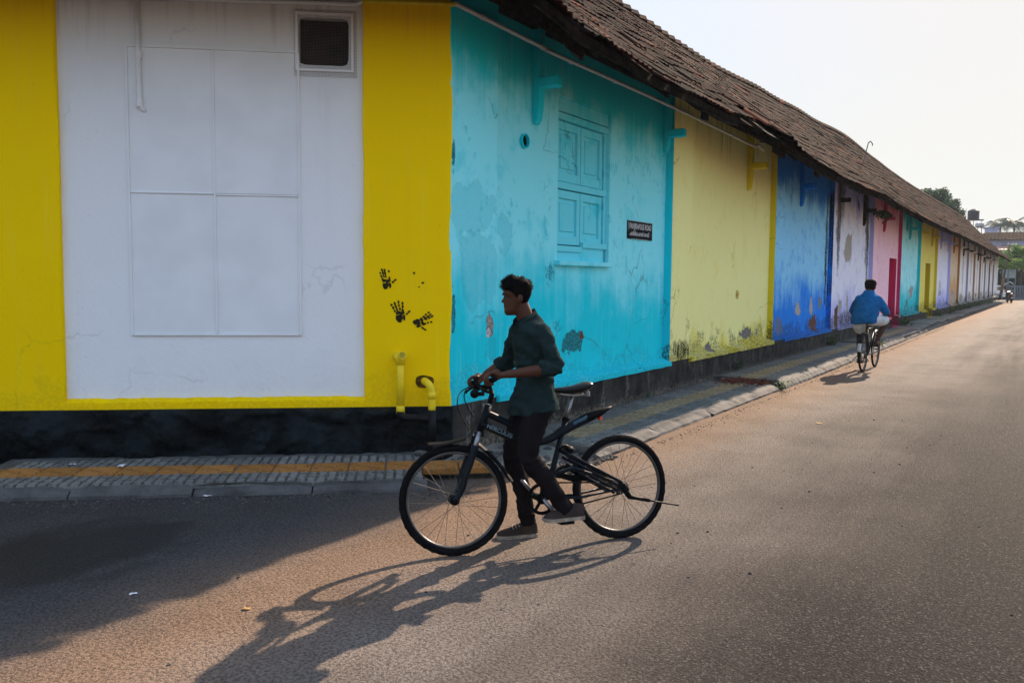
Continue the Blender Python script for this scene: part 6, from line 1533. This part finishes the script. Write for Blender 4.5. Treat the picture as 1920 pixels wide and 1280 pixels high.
# paper and plastic scraps, leaves, a lump of concrete
def scrap(px_, py_, z_, sz, mat, label, name='paper_scrap', seed=1):
    rg = random.Random(seed); p = on_ground(px_, py_, z_); n = 5; m = MB(); vs = []; fs = []
    for i in range(n + 1):
        for j in range(n + 1): vs.append(((i / n - .5) * sz * 1.5 + rg.uniform(-.15, .15) * sz, (j / n - .5) * sz + rg.uniform(-.15, .15) * sz, .006 + sz * .28 * abs(mnoise.noise(Vector((i * .8, j * .8, seed))))))
    for i in range(n):
        for j in range(n): a = i * (n + 1) + j; fs.append((a, a + n + 1, a + n + 2, a + 1))
    m.add(vs, fs); o = m.build(name, mat); o.location = p; o.rotation_euler = (0, 0, rg.uniform(0, 3)); tag(o, label, 'litter')
M['paper'] = simple('white_scrap', (.72, .73, .74), .7, .3, var=.1); M['dryleaf'] = simple('dry_leaf', (.42, .24, .09), .8, .2, var=.3)
scrap(228, 874, .105, .055, M['paper'], 'white crumpled scrap on the short pavement near its ochre tiles', seed=2); scrap(392, 929, .0, .05, M['paper'], 'white crumpled scrap lying on the tarmac below the short pavement', seed=3)
scrap(137, 871, .105, .03, M['paper'], 'tiny white scrap near the left end of the short pavement', seed=6); scrap(250, 1114, 0, .025, M['paper'], 'small pale scrap on the shaded tarmac', seed=4)
scrap(462, 1142, 0, .028, M['dryleaf'], 'dry brown leaf on the sunlit road edge near the building shadow', 'dry_leaf', seed=5); scrap(92, 933, 0, .035, M['dryleaf'], 'dry curled leaf at the left kerb', 'dry_leaf', seed=7); scrap(1535, 794, 0, .05, M['dryleaf'], 'dry brown twiggy leaf on the road before the rider', 'dry_leaf', seed=9)
scrap(1356, 710, .11, .05, M['paper'], 'small white scrap beside the red-brown leaf litter', seed=8)
m = MB(); rg = random.Random(3); p = on_ground(787, 853, .10); pebble(m, (0, 0, .02), .055, rg); o = m.build('concrete_lump', M['kerb'], loc=p); o.scale = (1.5, 1, .8); tag(o, 'pale lump of broken concrete beside the black drain pipe', 'stone')
# red-brown litter where the pavement steps up
vs = []; fs = []; rg = random.Random(5)
for i in range(330):
    s_, n_ = 6.75 + rg.gauss(0, .22), rg.uniform(.25, .95); p = W(min(s_, 7.02), n_, .105 + abs(rg.gauss(0, .02))); e1 = Vector((rg.gauss(0, 1), rg.gauss(0, 1), rg.gauss(0, .3))).normalized(); e2 = e1.orthogonal().normalized(); k = rg.uniform(.02, .05); a = len(vs)
    vs += [p - e1 * k, p + e2 * k * .35, p + e1 * k, p - e2 * k * .35]; fs.append((a, a + 1, a + 2, a + 3))
m = MB(); m.add(vs, fs); o = m.build('leaf_litter', simple('red_brown_litter', (.14, .04, .025), .85, .2, var=.6, sc=30)); tag(o, 'red-brown dry litter heaped at the pavement step', 'litter', kind='stuff')

# weeds
def weed(pos, h, n, label, seed, wide=1.0, mat='leaf_weed', name='weed'):
    rg = random.Random(seed); e = empty(name, Matrix.Translation(pos)); tag(e, label, 'plant', 'weeds along the walls'); vs = []; fs = []; tn = []; ms = MB()
    for i in range(n):
        a = rg.uniform(0, 6.28); rr = h * .5 * wide * rg.random(); top = Vector((math.cos(a) * rr, math.sin(a) * rr, h * rg.uniform(.35, 1.0))); 
        if i < 7: ms.tube([(0, 0, 0), top * .5 + Vector((0, 0, h * .1)), top], [.004, .003, .002], 4)
        for q in range(3):
            p = top * (.45 + .27 * q) + Vector((rg.gauss(0, .02), rg.gauss(0, .02), rg.gauss(0, .015))); e1 = Vector((math.cos(a + rg.gauss(0, .8)), math.sin(a + rg.gauss(0, .8)), rg.uniform(-.3, .6))).normalized(); e2 = e1.cross(Vector((0, 0, 1)) + Vector((rg.gauss(0, .4), rg.gauss(0, .4), 0))).normalized(); k = h * rg.uniform(.08, .16) * (.5 if n > 100 else 1); b0 = len(vs)
            vs += [p, p + e1 * k + e2 * k * .45, p + e1 * k * 2.1, p + e1 * k - e2 * k * .45]; fs.append((b0, b0 + 1, b0 + 2, b0 + 3)); tn += [rg.random()] * 4
    ms.build('stem', M['leaf_dark'], e); m = MB(); m.add(vs, fs); o = m.build('leaves', M[mat], e); at_ = o.data.attributes.new('tint', 'FLOAT', 'POINT'); at_.data.foreach_set('value', tn)
weed(WM @ (Matrix.Rotation(ROT_L, 4, 'Z') @ Vector((-4.05, -.18, 0))), .36, 150, 'dark leafy weed at the left edge of the black plinth', 1, 1.3, 'leaf_dark')
weed(W(4.3, .06, .1), .12, 10, 'tiny weed at the plinth foot below the cyan bay', 2); weed(W(8.1, .06, .14), .2, 16, 'small weed at the plinth foot below the yellow bay', 3); weed(W(6.95, 1.12, .0), .16, 40, 'flat green weeds in the kerb gap at the pavement step', 4, 2.2)
for s_, n_, h_, w_, lb in ((15.2, .08, .3, 1.2, 'weed at the plinth foot near the blue bay end'), (26.2, .2, .45, 1.4, 'leafy weed beside the pink door'), (41.5, .2, .45, 1.6, 'leafy weed below the pale lavender bay'), (46.5, .2, .5, 1.8, 'leafy weed below the beige bay'), (52.0, .25, .5, 2.0, 'leafy weed below the first white bay'), (58.5, .25, .5, 2.0, 'leafy weed further on below the white bays'), (68, .3, .6, 2.5, 'farthest leafy weed below the white bays'), (16.65, 1.0, .15, 2.0, 'flat weeds in the kerb gap beside the rider'), (37.0, .15, .35, 1.4, 'weed at the foot of the second yellow bay')):
    weed(W(s_, n_, .1), h_, 50, lb, int(s_ * 10), w_)
# sapling rooted under the eaves
sg = empty('sapling', WM @ Matrix.Translation((20.75, -.05, 3.62)) @ Matrix.Scale(.68, 4)); tag(sg, 'green sapling sprouting under the eaves above the pink bay', 'plant'); rg = random.Random(6)
for k in range(5):
    e_ = Vector((rg.uniform(.1, 1.5), -rg.uniform(.1, .5), rg.uniform(-.15, .35))); pts = cr([(0, .08, .0), e_ * .5 + Vector((0, 0, .12)), e_], 4); m = MB(); m.tube(pts, .01, 5); m.build('stem', M['bark'], sg); vs = []; fs = []; tn = []
    for q in range(16):
        p = pts[rg.randrange(2, len(pts))] + Vector((rg.gauss(0, .07), rg.gauss(0, .07), rg.gauss(-.03, .06))); e1 = Vector((rg.gauss(0, .5), rg.gauss(0, .5), -1)).normalized(); e2 = e1.cross(Vector((rg.gauss(0, 1), rg.gauss(0, 1), .2))).normalized(); kk = rg.uniform(.06, .10); a = len(vs); vs += [p, p + e1 * kk * .8 + e2 * kk * .75, p + e1 * kk * 2, p + e1 * kk * .8 - e2 * kk * .75]; fs.append((a, a + 1, a + 2, a + 3)); tn += [rg.random()] * 4
    m = MB(); m.add(vs, fs); o = m.build('leaves', M['leaf_tree'], sg); at_ = o.data.attributes.new('tint', 'FLOAT', 'POINT'); at_.data.foreach_set('value', tn)
# hooked iron rod standing on the roof
a = at(1617, 312, 27.5); b_ = at(1628, 269, 27.5); c_ = at(1636, 270, 27.5); rd = MB(); dn = (a - b_).normalized(); pts = [a + dn * .35, a, a.lerp(b_, .9)] + cr([b_, b_.lerp(c_, .5) + Vector((0, 0, .07)), c_], 4) + [c_ - Vector((0, 0, .06))]
rd.tube(pts, .017, 6); o = rd.build('iron_rod', M['stand']); tag(o, 'thin hooked iron rod standing on the tiled roof', 'rod')

# ================================================================== HAZE
hz = MB(); hz.box(-265, 265, -265, 265, -1.2, 17.5)
g = G('hazy_air'); g.nt.nodes.remove(g.b); v_ = g.N('ShaderNodeVolumePrincipled'); v_.inputs['Color'].default_value = (.92, .95, 1.0, 1); v_.inputs['Density'].default_value = 0.00035; v_.inputs['Anisotropy'].default_value = 0.0
g.nt.links.new(v_.outputs[0], g.out.inputs['Volume'])
o = hz.build('haze', g.mat); tag(o, 'thin bright haze filling the street air', 'haze', kind='stuff')
